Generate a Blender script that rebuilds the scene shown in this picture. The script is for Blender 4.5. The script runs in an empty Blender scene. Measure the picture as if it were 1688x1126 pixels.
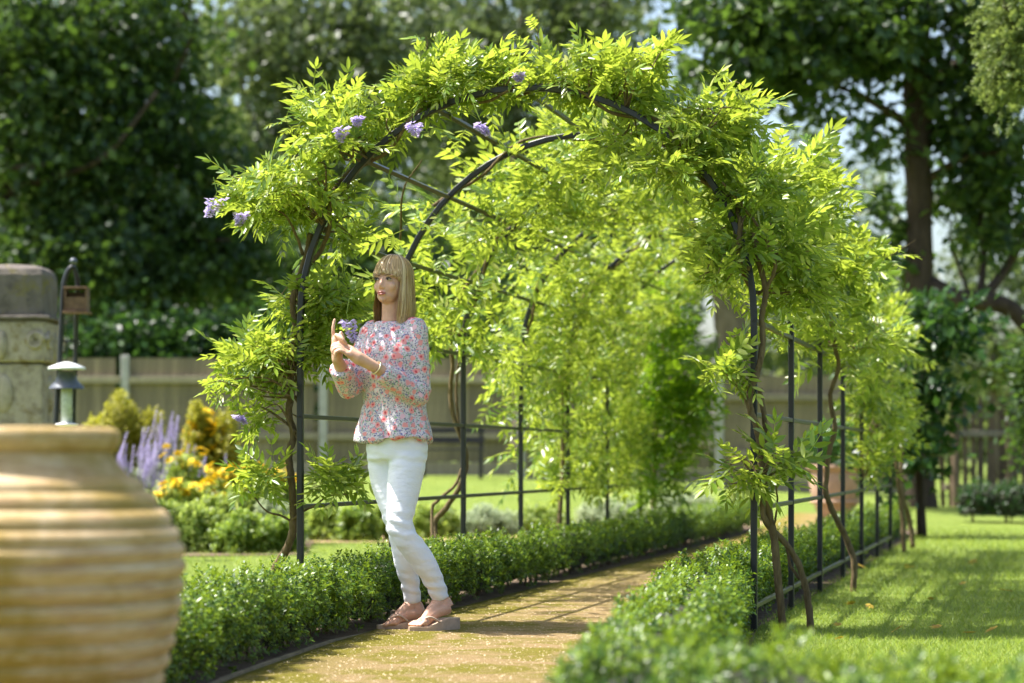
import bpy, bmesh, math, random
import numpy as np
from mathutils import Vector, Matrix, noise

random.seed(7)
RNG = np.random.default_rng(11)
R = math.radians
scene = bpy.context.scene

# ------------------------------------------------------------------ camera
CAM_H = 0.775
cam_data = bpy.data.cameras.new('camera')
cam = bpy.data.objects.new('camera', cam_data)
scene.collection.objects.link(cam)
cam.location = (0, 0, CAM_H)
cam.rotation_euler = (R(90), 0, 0)
cam_data.lens = 85
cam_data.sensor_width = 36
cam_data.shift_y = 192 / 1688
cam_data.clip_start = 0.1
cam_data.clip_end = 600
cam_data.dof.use_dof = True
cam_data.dof.focus_distance = 10.75
cam_data.dof.aperture_fstop = 2.4
scene.camera = cam

# ------------------------------------------------------------------ sky, sun, exposure
SUN_AZ, SUN_EL = R(-80), R(61)          # azimuth from the view direction (+Y) towards the right (+X)
SUN = Vector((math.sin(SUN_AZ) * math.cos(SUN_EL), math.cos(SUN_AZ) * math.cos(SUN_EL), math.sin(SUN_EL)))
world = bpy.data.worlds.new('World')
scene.world = world
world.use_nodes = True
wn = world.node_tree.nodes
sky = wn.new('ShaderNodeTexSky')
sky.sky_type = 'NISHITA'
sky.sun_disc = False
sky.sun_elevation = SUN_EL
sky.sun_rotation = SUN_AZ
sky.air_density = 1.0
sky.dust_density = 3.0
wn['Background'].inputs['Strength'].default_value = 0.12
world.node_tree.links.new(sky.outputs[0], wn['Background'].inputs[0])
sd = bpy.data.lights.new('sun', 'SUN')
sd.energy = 5.0
sd.angle = R(0.5)
sd.color = (1.0, 0.965, 0.91)
sun = bpy.data.objects.new('sun', sd)
scene.collection.objects.link(sun)
sun.location = (10, 20, 30)
sun.rotation_euler = SUN.to_track_quat('Z', 'Y').to_euler()

vs = scene.view_settings
vs.view_transform = 'Standard'
vs.look = 'None'
vs.exposure = 1.3
vs.gamma = 1.0
vs.use_curve_mapping = False
cy = scene.cycles
cy.use_denoising = True
cy.use_adaptive_sampling = True
cy.adaptive_threshold = 0.02
cy.max_bounces = 8
cy.diffuse_bounces = 4
cy.glossy_bounces = 2
cy.transmission_bounces = 5
cy.transparent_max_bounces = 6
cy.sample_clamp_indirect = 6.0
cy.caustics_reflective = False
cy.caustics_refractive = False

# ------------------------------------------------------------------ coordinates
FPX = 1688 * 85 / 36
def at(px, py, d):
    """the point seen at photo pixel (px, py) that lies d metres away"""
    return Vector(((px - 844) / FPX * d, d, CAM_H - (py - 755) / FPX * d))
TH = R(12.46)
SN, CS = math.sin(TH), math.cos(TH)
AX, AY = 0.0475, 10.945
def T(u, v, z=0.0):
    """tunnel coordinates: u across the path, v along it, from the centre of the first hoop"""
    return Vector((AX + u * CS + v * SN, AY - u * SN + v * CS, z))
def uv_of(x, y):
    dx, dy = x - AX, y - AY
    return dx * CS - dy * SN, dx * SN + dy * CS
def sstep(a, b, x):
    t = min(1, max(0, (x - a) / (b - a)))
    return t * t * (3 - 2 * t)
def gz(x, y):
    left = 0.5 + (0.18 - 0.5) * sstep(-2, 7, x)
    return left * sstep(23, 36, y)
def ground_at(px, d):
    x = (px - 844) / FPX * d
    return Vector((x, d, gz(x, d)))

# ------------------------------------------------------------------ mesh helpers
COL = scene.collection
def link(name, mesh, parent=None, mat=None):
    o = bpy.data.objects.new(name, mesh)
    COL.objects.link(o)
    if parent is not None:
        o.parent = parent
    if mat is not None and mesh is not None and not mesh.materials:
        mesh.materials.append(mat)
    return o
def tag(o, label=None, cat=None, group=None, kind=None):
    if label: o['label'] = label
    if cat: o['category'] = cat
    if group: o['group'] = group
    if kind: o['kind'] = kind
    return o
def empty(name, loc, label=None, cat=None, group=None, rz=0):
    o = bpy.data.objects.new(name, None)
    COL.objects.link(o)
    o.location = loc
    o.rotation_euler = (0, 0, rz)
    o.empty_display_size = 0.1
    return tag(o, label, cat, group)
def mesh_from(name, verts, faces, smooth=False):
    m = bpy.data.meshes.new(name)
    m.from_pydata([tuple(v) for v in verts], [], faces)
    if smooth:
        m.polygons.foreach_set('use_smooth', [True] * len(m.polygons))
    m.update()
    return m
def np_mesh(name, V, F, smooth=False):
    """V (n,3) float array, F (m,k) int array"""
    m = bpy.data.meshes.new(name)
    n, k = F.shape
    m.vertices.add(len(V)); m.vertices.foreach_set('co', np.asarray(V, np.float32).ravel())
    m.loops.add(n * k); m.loops.foreach_set('vertex_index', F.astype(np.int32).ravel())
    m.polygons.add(n)
    m.polygons.foreach_set('loop_start', np.arange(0, n * k, k, dtype=np.int32))
    m.polygons.foreach_set('loop_total', np.full(n, k, np.int32))
    if smooth:
        m.polygons.foreach_set('use_smooth', np.ones(n, bool))
    m.update(calc_edges=True)
    return m
class MB:
    """collects boxes, tubes and lathes into one mesh"""
    def __init__(s): s.v, s.f = [], []
    def add(s, verts, faces):
        o = len(s.v); s.v += [Vector(p) for p in verts]; s.f += [tuple(i + o for i in f) for f in faces]; return s
    def box(s, c, size, M=None, bev=0.0):
        x, y, z = (k / 2 for k in size)
        if bev <= 0:
            p = [(-x,-y,-z),(x,-y,-z),(x,y,-z),(-x,y,-z),(-x,-y,z),(x,-y,z),(x,y,z),(-x,y,z)]
            f = [(0,3,2,1),(4,5,6,7),(0,1,5,4),(1,2,6,5),(2,3,7,6),(3,0,4,7)]
        else:
            bm = bmesh.new(); bmesh.ops.create_cube(bm, size=1)
            for q in bm.verts: q.co = Vector((q.co.x*size[0], q.co.y*size[1], q.co.z*size[2]))
            bmesh.ops.bevel(bm, geom=list(bm.edges), offset=bev, segments=2, affect='EDGES', profile=0.5)
            bm.verts.index_update()
            p = [tuple(q.co) for q in bm.verts]; f = [tuple(q.index for q in g.verts) for g in bm.faces]; bm.free()
        p = [Vector(q) for q in p]
        if M is not None: p = [M @ q for q in p]
        return s.add([q + Vector(c) for q in p], f)
    def tube(s, pts, rad, n=8, cap=True, sq=False):
        pts = [Vector(p) for p in pts]
        if not hasattr(rad, '__len__'): rad = [rad] * len(pts)
        o = len(s.v); up = None
        for i, p in enumerate(pts):
            t = (pts[min(i+1, len(pts)-1)] - pts[max(i-1, 0)]).normalized()
            if up is None:
                up = Vector((0,0,1)) if abs(t.z) < 0.9 else Vector((0,-1,0))
            b = t.cross(up).normalized(); up = b.cross(t).normalized()
            for k in range(n):
                a = 2*math.pi*(k+(0.5 if sq else 0))/n
                s.v.append(p + (b*math.cos(a) + up*math.sin(a))*rad[i])
        for i in range(len(pts)-1):
            for k in range(n):
                a, b_ = o+i*n+k, o+i*n+(k+1) % n
                s.f.append((a, b_, b_+n, a+n))
        if cap:
            s.f.append(tuple(o+k for k in range(n))[::-1])
            s.f.append(tuple(o+(len(pts)-1)*n+k for k in range(n)))
        return s
    def lathe(s, c, prof, n=32, cap=True):
        o = len(s.v); c = Vector(c)
        for r, z in prof:
            for k in range(n):
                a = 2*math.pi*k/n
                s.v.append(c + Vector((r*math.cos(a), r*math.sin(a), z)))
        for i in range(len(prof)-1):
            for k in range(n):
                a, b = o+i*n+k, o+i*n+(k+1) % n
                s.f.append((a, b, b+n, a+n))
        if cap:
            s.f.append(tuple(o+k for k in range(n))[::-1])
            s.f.append(tuple(o+(len(prof)-1)*n+k for k in range(n)))
        return s
    def loft(s, rings):
        """rings: lists of points of equal length; capped"""
        o = len(s.v); n = len(rings[0])
        for r in rings: s.v += [Vector(p) for p in r]
        for i in range(len(rings)-1):
            for k in range(n):
                a, b = o+i*n+k, o+i*n+(k+1) % n
                s.f.append((a, b, b+n, a+n))
        s.f.append(tuple(o+k for k in range(n))[::-1])
        s.f.append(tuple(o+(len(rings)-1)*n+k for k in range(n)))
        return s
    def ball(s, c, rad, M=None, nu=16, nv=10):
        if not hasattr(rad, '__len__'): rad = (rad,)*3
        o = len(s.v); c = Vector(c)
        for i in range(nv+1):
            ph = math.pi*i/nv
            for k in range(nu):
                a = 2*math.pi*k/nu
                p = Vector((rad[0]*math.sin(ph)*math.cos(a), rad[1]*math.sin(ph)*math.sin(a), rad[2]*math.cos(ph)))
                s.v.append((M @ p if M is not None else p) + c)
        for i in range(nv):
            for k in range(nu):
                a, b = o+i*nu+k, o+i*nu+(k+1) % nu
                s.f.append((a, a+nu, b+nu, b))
        return s
    def mesh(s, name, smooth=False, weld=False):
        m = mesh_from(name, s.v, s.f, smooth)
        return m
    def build(s, name, mat, parent=None, smooth=False, origin=None):
        if origin is not None:
            s.v = [p - Vector(origin) for p in s.v]
        o = link(name, s.mesh(name, smooth), parent, mat)
        if origin is not None:
            o.location = origin
        return o
def rel(parent, pts):
    w = Matrix.LocRotScale(parent.location, parent.rotation_euler, parent.scale).inverted()
    return [w @ Vector(p) for p in pts]
def spline(pts, n=6):
    """Catmull-Rom through the points"""
    P = [Vector(p) for p in pts]
    P = [2*P[0]-P[1]] + P + [2*P[-1]-P[-2]]
    out = []
    for i in range(1, len(P)-2):
        for k in range(n):
            t = k/n
            a, b, c, d = P[i-1], P[i], P[i+1], P[i+2]
            out.append(0.5*((2*b) + (c-a)*t + (2*a-5*b+4*c-d)*t*t + (3*b-a-3*c+d)*t**3))
    out.append(P[-2])
    return out
def lin(a, b, n):
    return [a + (b-a)*i/(n-1) for i in range(n)]

# ------------------------------------------------------------------ material helpers
class NT:
    def __init__(s, name):
        s.m = bpy.data.materials.new(name); s.m.use_nodes = True
        s.n = s.m.node_tree.nodes; s.l = s.m.node_tree.links
        s.p = s.n['Principled BSDF']; s.out = s.n['Material Output']
    def new(s, t, **kw):
        q = s.n.new('ShaderNode'+t)
        for k, v in kw.items(): setattr(q, k, v)
        return q
    def coord(s, kind='Object', scale=(1,1,1)):
        t = s.new('TexCoord'); mp = s.new('Mapping'); mp.inputs['Scale'].default_value = scale
        s.l.new(t.outputs[kind], mp.inputs[0]); return mp.outputs[0]
    def noise(s, scale, vec=None, detail=4, rough=0.6, dist=0):
        q = s.new('TexNoise'); q.inputs['Scale'].default_value = scale; q.inputs['Detail'].default_value = detail
        q.inputs['Roughness'].default_value = rough; q.inputs['Distortion'].default_value = dist
        if vec is not None: s.l.new(vec, q.inputs['Vector'])
        return q.outputs['Fac']
    def ramp(s, fac, stops, interp='LINEAR'):
        q = s.new('ValToRGB'); e = q.color_ramp; e.interpolation = interp
        while len(e.elements) < len(stops): e.elements.new(0.5)
        for el, (p, c) in zip(e.elements, stops):
            el.position = p; el.color = (*c, 1) if len(c) == 3 else c
        s.l.new(fac, q.inputs[0]); return q.outputs[0]
    def mix(s, fac, a, b, blend='MIX'):
        q = s.new('Mix', data_type='RGBA', blend_type=blend)
        for sock, v in ((q.inputs[0], fac), (q.inputs[6], a), (q.inputs[7], b)):
            if hasattr(v, 'is_output'): s.l.new(v, sock)
            elif hasattr(v, '__len__'): sock.default_value = (*v, 1)
            else: sock.default_value = v
        return q.outputs[2]
    def bump(s, h, strength=0.3, dist=0.01):
        q = s.new('Bump'); q.inputs['Strength'].default_value = strength; q.inputs['Distance'].default_value = dist
        s.l.new(h, q.inputs['Height']); s.l.new(q.outputs[0], s.p.inputs['Normal']); return q.outputs[0]
    def color(s, c):
        if hasattr(c, 'is_output'): s.l.new(c, s.p.inputs['Base Color'])
        else: s.p.inputs['Base Color'].default_value = (*c, 1)
    def set(s, **kw):
        for k, v in kw.items(): s.p.inputs[k.replace('_', ' ')].default_value = v
def plain(name, c, rough=0.6, scale=8, var=0.25, bump=0.2, bscale=40, metal=0.0, spec=0.5, bdist=0.004):
    t = NT(name); v = t.coord()
    lo = tuple(k*(1-var) for k in c); hi = tuple(min(1, k*(1+var)) for k in c)
    t.color(t.ramp(t.noise(scale, v), [(0.3, lo), (0.7, hi)]))
    t.set(Roughness=rough, Metallic=metal, Specular_IOR_Level=spec)
    if bump: t.bump(t.noise(bscale, v, 6), bump, bdist)
    return t.m
def leafmat(name, cols, trans, fac=0.4, rough=0.4, spec=0.5):
    """cols: 2-4 leaf colours picked leaf by leaf; trans: colour of light shining through"""
    t = NT(name)
    g = t.new('NewGeometry'); oi = t.new('ObjectInfo')
    ad = t.new('Math', operation='ADD'); fr = t.new('Math', operation='FRACT')
    t.l.new(g.outputs['Random Per Island'], ad.inputs[0]); t.l.new(oi.outputs['Random'], ad.inputs[1]); t.l.new(ad.outputs[0], fr.inputs[0])
    n = len(cols)
    c = t.ramp(fr.outputs[0], [(i/(n-1), k) for i, k in enumerate(cols)])
    t.color(c); t.set(Roughness=rough, Specular_IOR_Level=spec)
    tr = t.new('BsdfTranslucent')
    tc = t.mix(0.55, trans, c)
    t.l.new(t.ramp(fr.outputs[0], [(0, tuple(k*0.75 for k in trans)), (1, tuple(min(1, k*1.15) for k in trans))]), tr.inputs[0])
    mx = t.new('MixShader'); mx.inputs[0].default_value = fac
    t.l.new(t.p.outputs[0], mx.inputs[1]); t.l.new(tr.outputs[0], mx.inputs[2]); t.l.new(mx.outputs[0], t.out.inputs[0])
    return t.m

# ------------------------------------------------------------------ leaf scattering
def frames(dirs, ups, roll):
    """rotation matrices whose y axis is dirs and whose z axis is near ups, rolled by roll"""
    y = dirs / np.linalg.norm(dirs, axis=1, keepdims=True)
    x = np.cross(y, ups); nx = np.linalg.norm(x, axis=1, keepdims=True)
    bad = nx[:, 0] < 1e-4
    x[bad] = (1, 0, 0); nx[bad] = 1
    x /= nx; z = np.cross(x, y)
    c, s = np.cos(roll)[:, None], np.sin(roll)[:, None]
    x2 = x*c + z*s; z2 = -x*s + z*c
    return np.stack([x2, y, z2], axis=2)
def scatter(templates, pos, mats, scl, pick=None):
    """copies of the templates [(V,F)] at pos with rotation mats and scale scl -> one (V,F)"""
    Vs, Fs, off = [], [], 0
    if pick is None: pick = RNG.integers(0, len(templates), len(pos))
    for k, (tv, tf) in enumerate(templates):
        i = np.nonzero(pick == k)[0]
        if len(i) == 0: continue
        V = np.einsum('nij,vj->nvi', mats[i], tv) * scl[i][:, None, None] + pos[i][:, None, :]
        F = tf[None] + (np.arange(len(i)) * len(tv))[:, None, None] + off
        Vs.append(V.reshape(-1, 3)); Fs.append(F.reshape(-1, tf.shape[1])); off += len(i)*len(tv)
    return np.concatenate(Vs), np.concatenate(Fs)
def unit(n):
    v = RNG.normal(size=(n, 3)); return v / np.linalg.norm(v, axis=1, keepdims=True)
UP = np.array((0., 0., 1.))

def leaflet(V, F, base, d, nrm, L, W, q):
    base, d, nrm = np.array(base, float), np.array(d, float), np.array(nrm, float)
    d /= np.linalg.norm(d); s = np.cross(d, nrm); s /= np.linalg.norm(s); nrm = np.cross(s, d)
    o = len(V)
    def P(t, w, h): return base + d*L*t + s*W*w + nrm*(h*W - 0.16*L*t*t)
    if q == 2:
        V += [P(0,0,0), P(.28,.44,0), P(.65,.40,.02), P(1,0,0), P(.65,-.40,.02), P(.28,-.44,0), P(.28,0,-.13), P(.65,0,-.11)]
        F += [(o,o+1,o+6),(o,o+6,o+5),(o+6,o+1,o+2),(o+6,o+2,o+7),(o+5,o+6,o+7),(o+5,o+7,o+4),(o+7,o+2,o+3),(o+4,o+7,o+3)]
    elif q == 1:
        V += [P(0,0,0), P(.42,.5,0), P(1,0,0), P(.42,-.5,0), P(.42,0,-.14)]
        F += [(o,o+1,o+4),(o,o+4,o+3),(o+4,o+1,o+2),(o+3,o+4,o+2)]
    else:
        V += [P(0,0,0), P(.45,.5,.12), P(1,0,0), P(.45,-.5,.12)]
        F += [(o,o+1,o+2),(o,o+2,o+3)]
def compound(q, pairs, rnd, sag=0.22, ll=0.31, ww=0.33):
    """a pinnate leaf one unit long along +y"""
    V, F = [], []
    def rp(t): return np.array((0.04*math.sin(3*t+rnd.random()*0.1), t, -sag*t*t))
    n = 6; w = 0.006
    for sx, sz in ((w, 0), (0, w)):
        o = len(V)
        for i in range(n):
            p = rp(i/(n-1)*0.97); V += [p + (sx, 0, sz), p - (sx, 0, sz)]
        for i in range(n-1):
            F += [(o+2*i, o+2*i+1, o+2*i+3), (o+2*i, o+2*i+3, o+2*i+2)]
    for i in range(pairs):
        t = 0.24 + 0.70*i/(pairs-1)
        L = ll*(0.78 + 0.3*math.sin(math.pi*(0.15+0.75*i/(pairs-1))))
        for s in (-1, 1):
            a = R(62 - 22*i/(pairs-1) + rnd.uniform(-9, 9))
            d = (s*math.sin(a), math.cos(a), rnd.uniform(-0.38, 0.06) - 0.3*t*sag)
            nr = (s*rnd.uniform(-0.25, 0.35), rnd.uniform(-.2, .2), 1)
            leaflet(V, F, rp(t + rnd.uniform(-.02, .02)), d, nr, L*rnd.uniform(.88, 1.1), L*ww*rnd.uniform(.9, 1.12), q)
    leaflet(V, F, rp(0.97), (rnd.uniform(-.2, .2), 1, -0.5), (0, 0, 1), ll*1.05, ll*ww, q)
    return np.array(V), np.array(F)
_r = random.Random(3)
LEAF_HI = [compound(2, p, _r, sag) for p, sag in ((5, .15), (6, .3), (5, .45), (6, .2), (4, .1), (6, .55))]
LEAF_LO = [compound(1, p, _r, sag) for p, sag in ((5, .15), (6, .3), (5, .5), (4, .2))]
def simple_leaf(q, W=0.5):
    V, F = [], []; leaflet(V, F, (0,0,0), (0,1,0), (0,0,1), 1.0, W, q); return np.array(V), np.array(F)
CARD = [simple_leaf(0, 0.55), simple_leaf(0, 0.7)]
def sprig(n, rnd, W=0.55):
    """a short upright shoot with paired leaves, one unit tall along +y"""
    V, F = [], []
    for i in range(n):
        t = 0.15 + 0.8*i/(n-1); a = i*2.4 + rnd.random()
        d = (math.cos(a), 0.55 + 0.5*t, math.sin(a)); nr = (-math.cos(a)*0.8, 1, -math.sin(a)*0.8)
        leaflet(V, F, (0, t*0.7, 0), d, nr, 0.42*rnd.uniform(.8, 1.1), 0.42*W, 0)
    return np.array(V), np.array(F)
SPRIG = [sprig(7, _r), sprig(8, _r), sprig(6, _r)]

def cut_faces(V, F):
    return V, F

# ------------------------------------------------------------------ materials
def M_lawn():
    t = NT('lawn'); v = t.coord()
    c1 = t.ramp(t.noise(1.3, v, 5), [(0.3, (.13,.20,.024)), (0.55, (.18,.25,.034)), (0.75, (.24,.28,.055))])
    c2 = t.ramp(t.noise(60, v, 4), [(0.3, (.07,.10,.012)), (0.7, (.25,.31,.05))])
    t.color(t.mix(0.45, c1, c2)); t.set(Roughness=0.8, Specular_IOR_Level=0.2)
    t.bump(t.noise(90, v, 5), 0.8, 0.03); return t.m
def M_path():
    t = NT('path'); v = t.coord()
    sand = t.ramp(t.noise(220, v, 6, .7), [(0.3, (.19,.12,.05)), (0.5, (.34,.235,.11)), (0.7, (.50,.37,.20))])
    moss = t.ramp(t.noise(120, v, 5), [(0.3, (.10,.095,.010)), (0.7, (.30,.25,.035))])
    patch = t.ramp(t.noise(2.6, v, 8, .72, .8), [(0.46, (0,0,0)), (0.58, (1,1,1))])
    # moss keeps to the strips beside the hedges and lets the trodden middle go bare
    sep = t.new('SeparateXYZ'); tc = t.new('TexCoord'); t.l.new(tc.outputs['UV'], sep.inputs[0])
    edge = t.ramp(sep.outputs[0], [(0.0, (.8,)*3), (0.30, (.1,)*3), (0.75, (.0,)*3), (1.0, (.5,)*3)])
    m = t.mix(1.0, patch, edge, 'ADD')
    mq = t.new('Math', operation='MULTIPLY'); t.l.new(m, mq.inputs[0]); mq.inputs[1].default_value = 0.95
    c = t.mix(mq.outputs[0], sand, moss)
    spk = t.ramp(t.noise(500, v, 2), [(0.66, (0,0,0)), (0.72, (1,1,1))])
    sp2 = t.new('Math', operation='MULTIPLY'); t.l.new(spk, sp2.inputs[0]); sp2.inputs[1].default_value = 0.4
    t.color(t.mix(sp2.outputs[0], c, (.6,.5,.36))); t.set(Roughness=0.95, Specular_IOR_Level=0.15)
    t.bump(t.noise(160, v, 7, .75), 0.9, 0.02); return t.m
def M_fence(name, c, dark):
    t = NT(name); v = t.coord('Object', (1, 1, 0.12)); oi = t.new('ObjectInfo')
    g = t.ramp(t.noise(24, v, 6, .65), [(0.3, dark), (0.7, c)])
    k = t.ramp(oi.outputs['Random'], [(0, (.72,.72,.72)), (1, (1.1,1.08,1.02))])
    t.color(t.mix(1.0, g, k, 'MULTIPLY')); t.set(Roughness=0.9, Specular_IOR_Level=0.2)
    t.bump(t.noise(60, v, 5), 0.4, 0.01); return t.m
def M_stone(name, c, lich, dark, sc=5):
    t = NT(name); v = t.coord()
    a = t.ramp(t.noise(sc*2, v, 8, .7), [(0.25, dark), (0.5, c), (0.75, tuple(min(1, k*1.3) for k in c))])
    l = t.ramp(t.noise(sc*0.9, v, 6, .7, .4), [(0.56, (0,0,0)), (0.66, (1,1,1))])
    t.color(t.mix(l, a, lich)); t.set(Roughness=0.95, Specular_IOR_Level=0.2)
    t.bump(t.noise(sc*8, v, 8, .7), 0.9, 0.02); return t.m
def M_terra():
    t = NT('terracotta jar'); v = t.coord(); v2 = t.coord('Object', (1, 1, 5))
    a = t.ramp(t.noise(7, v2, 6, .65), [(0.25, (.36,.22,.10)), (0.5, (.53,.38,.20)), (0.72, (.66,.52,.33))])
    b = t.ramp(t.noise(3.2, v, 6, .7, .5), [(0.45, (0,0,0)), (0.62, (1,1,1))])
    bq = t.new('Math', operation='MULTIPLY'); t.l.new(b, bq.inputs[0]); bq.inputs[1].default_value = 0.85
    a = t.mix(bq.outputs[0], a, (.31,.21,.035))
    w = t.ramp(t.noise(11, v2, 5, .7), [(0.58, (0,0,0)), (0.75, (.8,.8,.8))])
    t.color(t.mix(w, a, (.64,.54,.38))); t.set(Roughness=0.85, Specular_IOR_Level=0.3)
    t.bump(t.noise(70, v, 6), 0.4, 0.006); return t.m
def M_bark(name, c, dark, sc=14):
    t = NT(name); v = t.coord('Object', (1, 1, 0.25))
    t.color(t.ramp(t.noise(sc, v, 7, .7), [(0.3, dark), (0.7, c)])); t.set(Roughness=0.9, Specular_IOR_Level=0.2)
    t.bump(t.noise(sc*2, v, 6, .7), 0.9, 0.02); return t.m
def M_blouse():
    t = NT('floral blouse'); v = t.coord()
    nz = t.new('TexNoise'); nz.inputs['Scale'].default_value = 40; t.l.new(v, nz.inputs['Vector'])
    wv = t.new('VectorMath', operation='MULTIPLY_ADD'); t.l.new(nz.outputs['Color'], wv.inputs[0]); wv.inputs[1].default_value = (.016,.016,.016); t.l.new(v, wv.inputs[2])
    def vor(scale, feat='F1', rnd=1.0):
        q = t.new('TexVoronoi', feature=feat); q.inputs['Scale'].default_value = scale; q.inputs['Randomness'].default_value = rnd
        t.l.new(wv.outputs[0], q.inputs['Vector']); return q
    def sel(col, ch, lo, hi):
        sp = t.new('SeparateColor'); t.l.new(col, sp.inputs[0])
        a = t.new('Math', operation='GREATER_THAN'); t.l.new(sp.outputs[ch], a.inputs[0]); a.inputs[1].default_value = lo
        b = t.new('Math', operation='LESS_THAN'); t.l.new(sp.outputs[ch], b.inputs[0]); b.inputs[1].default_value = hi
        m = t.new('Math', operation='MULTIPLY'); t.l.new(a.outputs[0], m.inputs[0]); t.l.new(b.outputs[0], m.inputs[1]); return m.outputs[0]
    def spot(q, ch, lo, hi, rad):
        d = t.new('Math', operation='LESS_THAN'); t.l.new(q.outputs['Distance'], d.inputs[0]); d.inputs[1].default_value = rad
        m = t.new('Math', operation='MULTIPLY'); t.l.new(sel(q.outputs['Color'], ch, lo, hi), m.inputs[0]); t.l.new(d.outputs[0], m.inputs[1]); return m.outputs[0]
    c = (.66,.59,.63)
    small = vor(190); mid = vor(100); big = vor(33)
    c = t.mix(spot(small, 0, 0.0, 0.46, 0.46), c, (.035,.04,.14))
    c = t.mix(spot(small, 0, 0.46, 0.60, 0.44), c, (.16,.30,.17))
    c = t.mix(spot(mid, 1, 0.0, 0.24, 0.42), c, (.74,.30,.36))
    c = t.mix(spot(mid, 1, 0.24, 0.40, 0.40), c, (.20,.20,.42))
    c = t.mix(spot(mid, 1, 0.40, 0.52, 0.40), c, (.22,.38,.22))
    c = t.mix(spot(big, 2, 0.0, 0.50, 0.46), c, (.82,.33,.32))
    c = t.mix(spot(big, 2, 0.0, 0.50, 0.20), c, (.62,.07,.10))
    c = t.mix(spot(big, 2, 0.50, 0.66, 0.36), c, (.82,.50,.56))
    t.color(c); t.set(Roughness=0.75, Specular_IOR_Level=0.25)
    t.bump(t.noise(22, v, 3), 0.35, 0.012); return t.m
def M_pants():
    t = NT('white trousers'); v = t.coord('Object', (1, 1, 2.2))
    t.color((.82,.835,.88)); t.set(Roughness=0.8, Specular_IOR_Level=0.2, Sheen_Weight=0.1)
    t.bump(t.noise(16, v, 3, .5), 0.45, 0.014); return t.m
def M_skin():
    t = NT('skin'); v = t.coord()
    t.color(t.ramp(t.noise(30, v, 4), [(0.3, (.58,.32,.21)), (0.7, (.70,.42,.29))]))
    t.set(Roughness=0.5, Specular_IOR_Level=0.4, Subsurface_Weight=0.12, Subsurface_Scale=0.01)
    t.p.inputs['Subsurface Radius'].default_value = (1.0, .35, .2); return t.m
def M_hair():
    t = NT('blonde hair'); g = t.new('NewGeometry'); 
    t.color(t.ramp(g.outputs['Random Per Island'], [(0, (.32,.18,.07)), (.35, (.55,.36,.16)), (.7, (.72,.52,.26)), (1, (.86,.70,.44))]))
    t.set(Roughness=0.42, Specular_IOR_Level=0.5); return t.m
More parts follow.
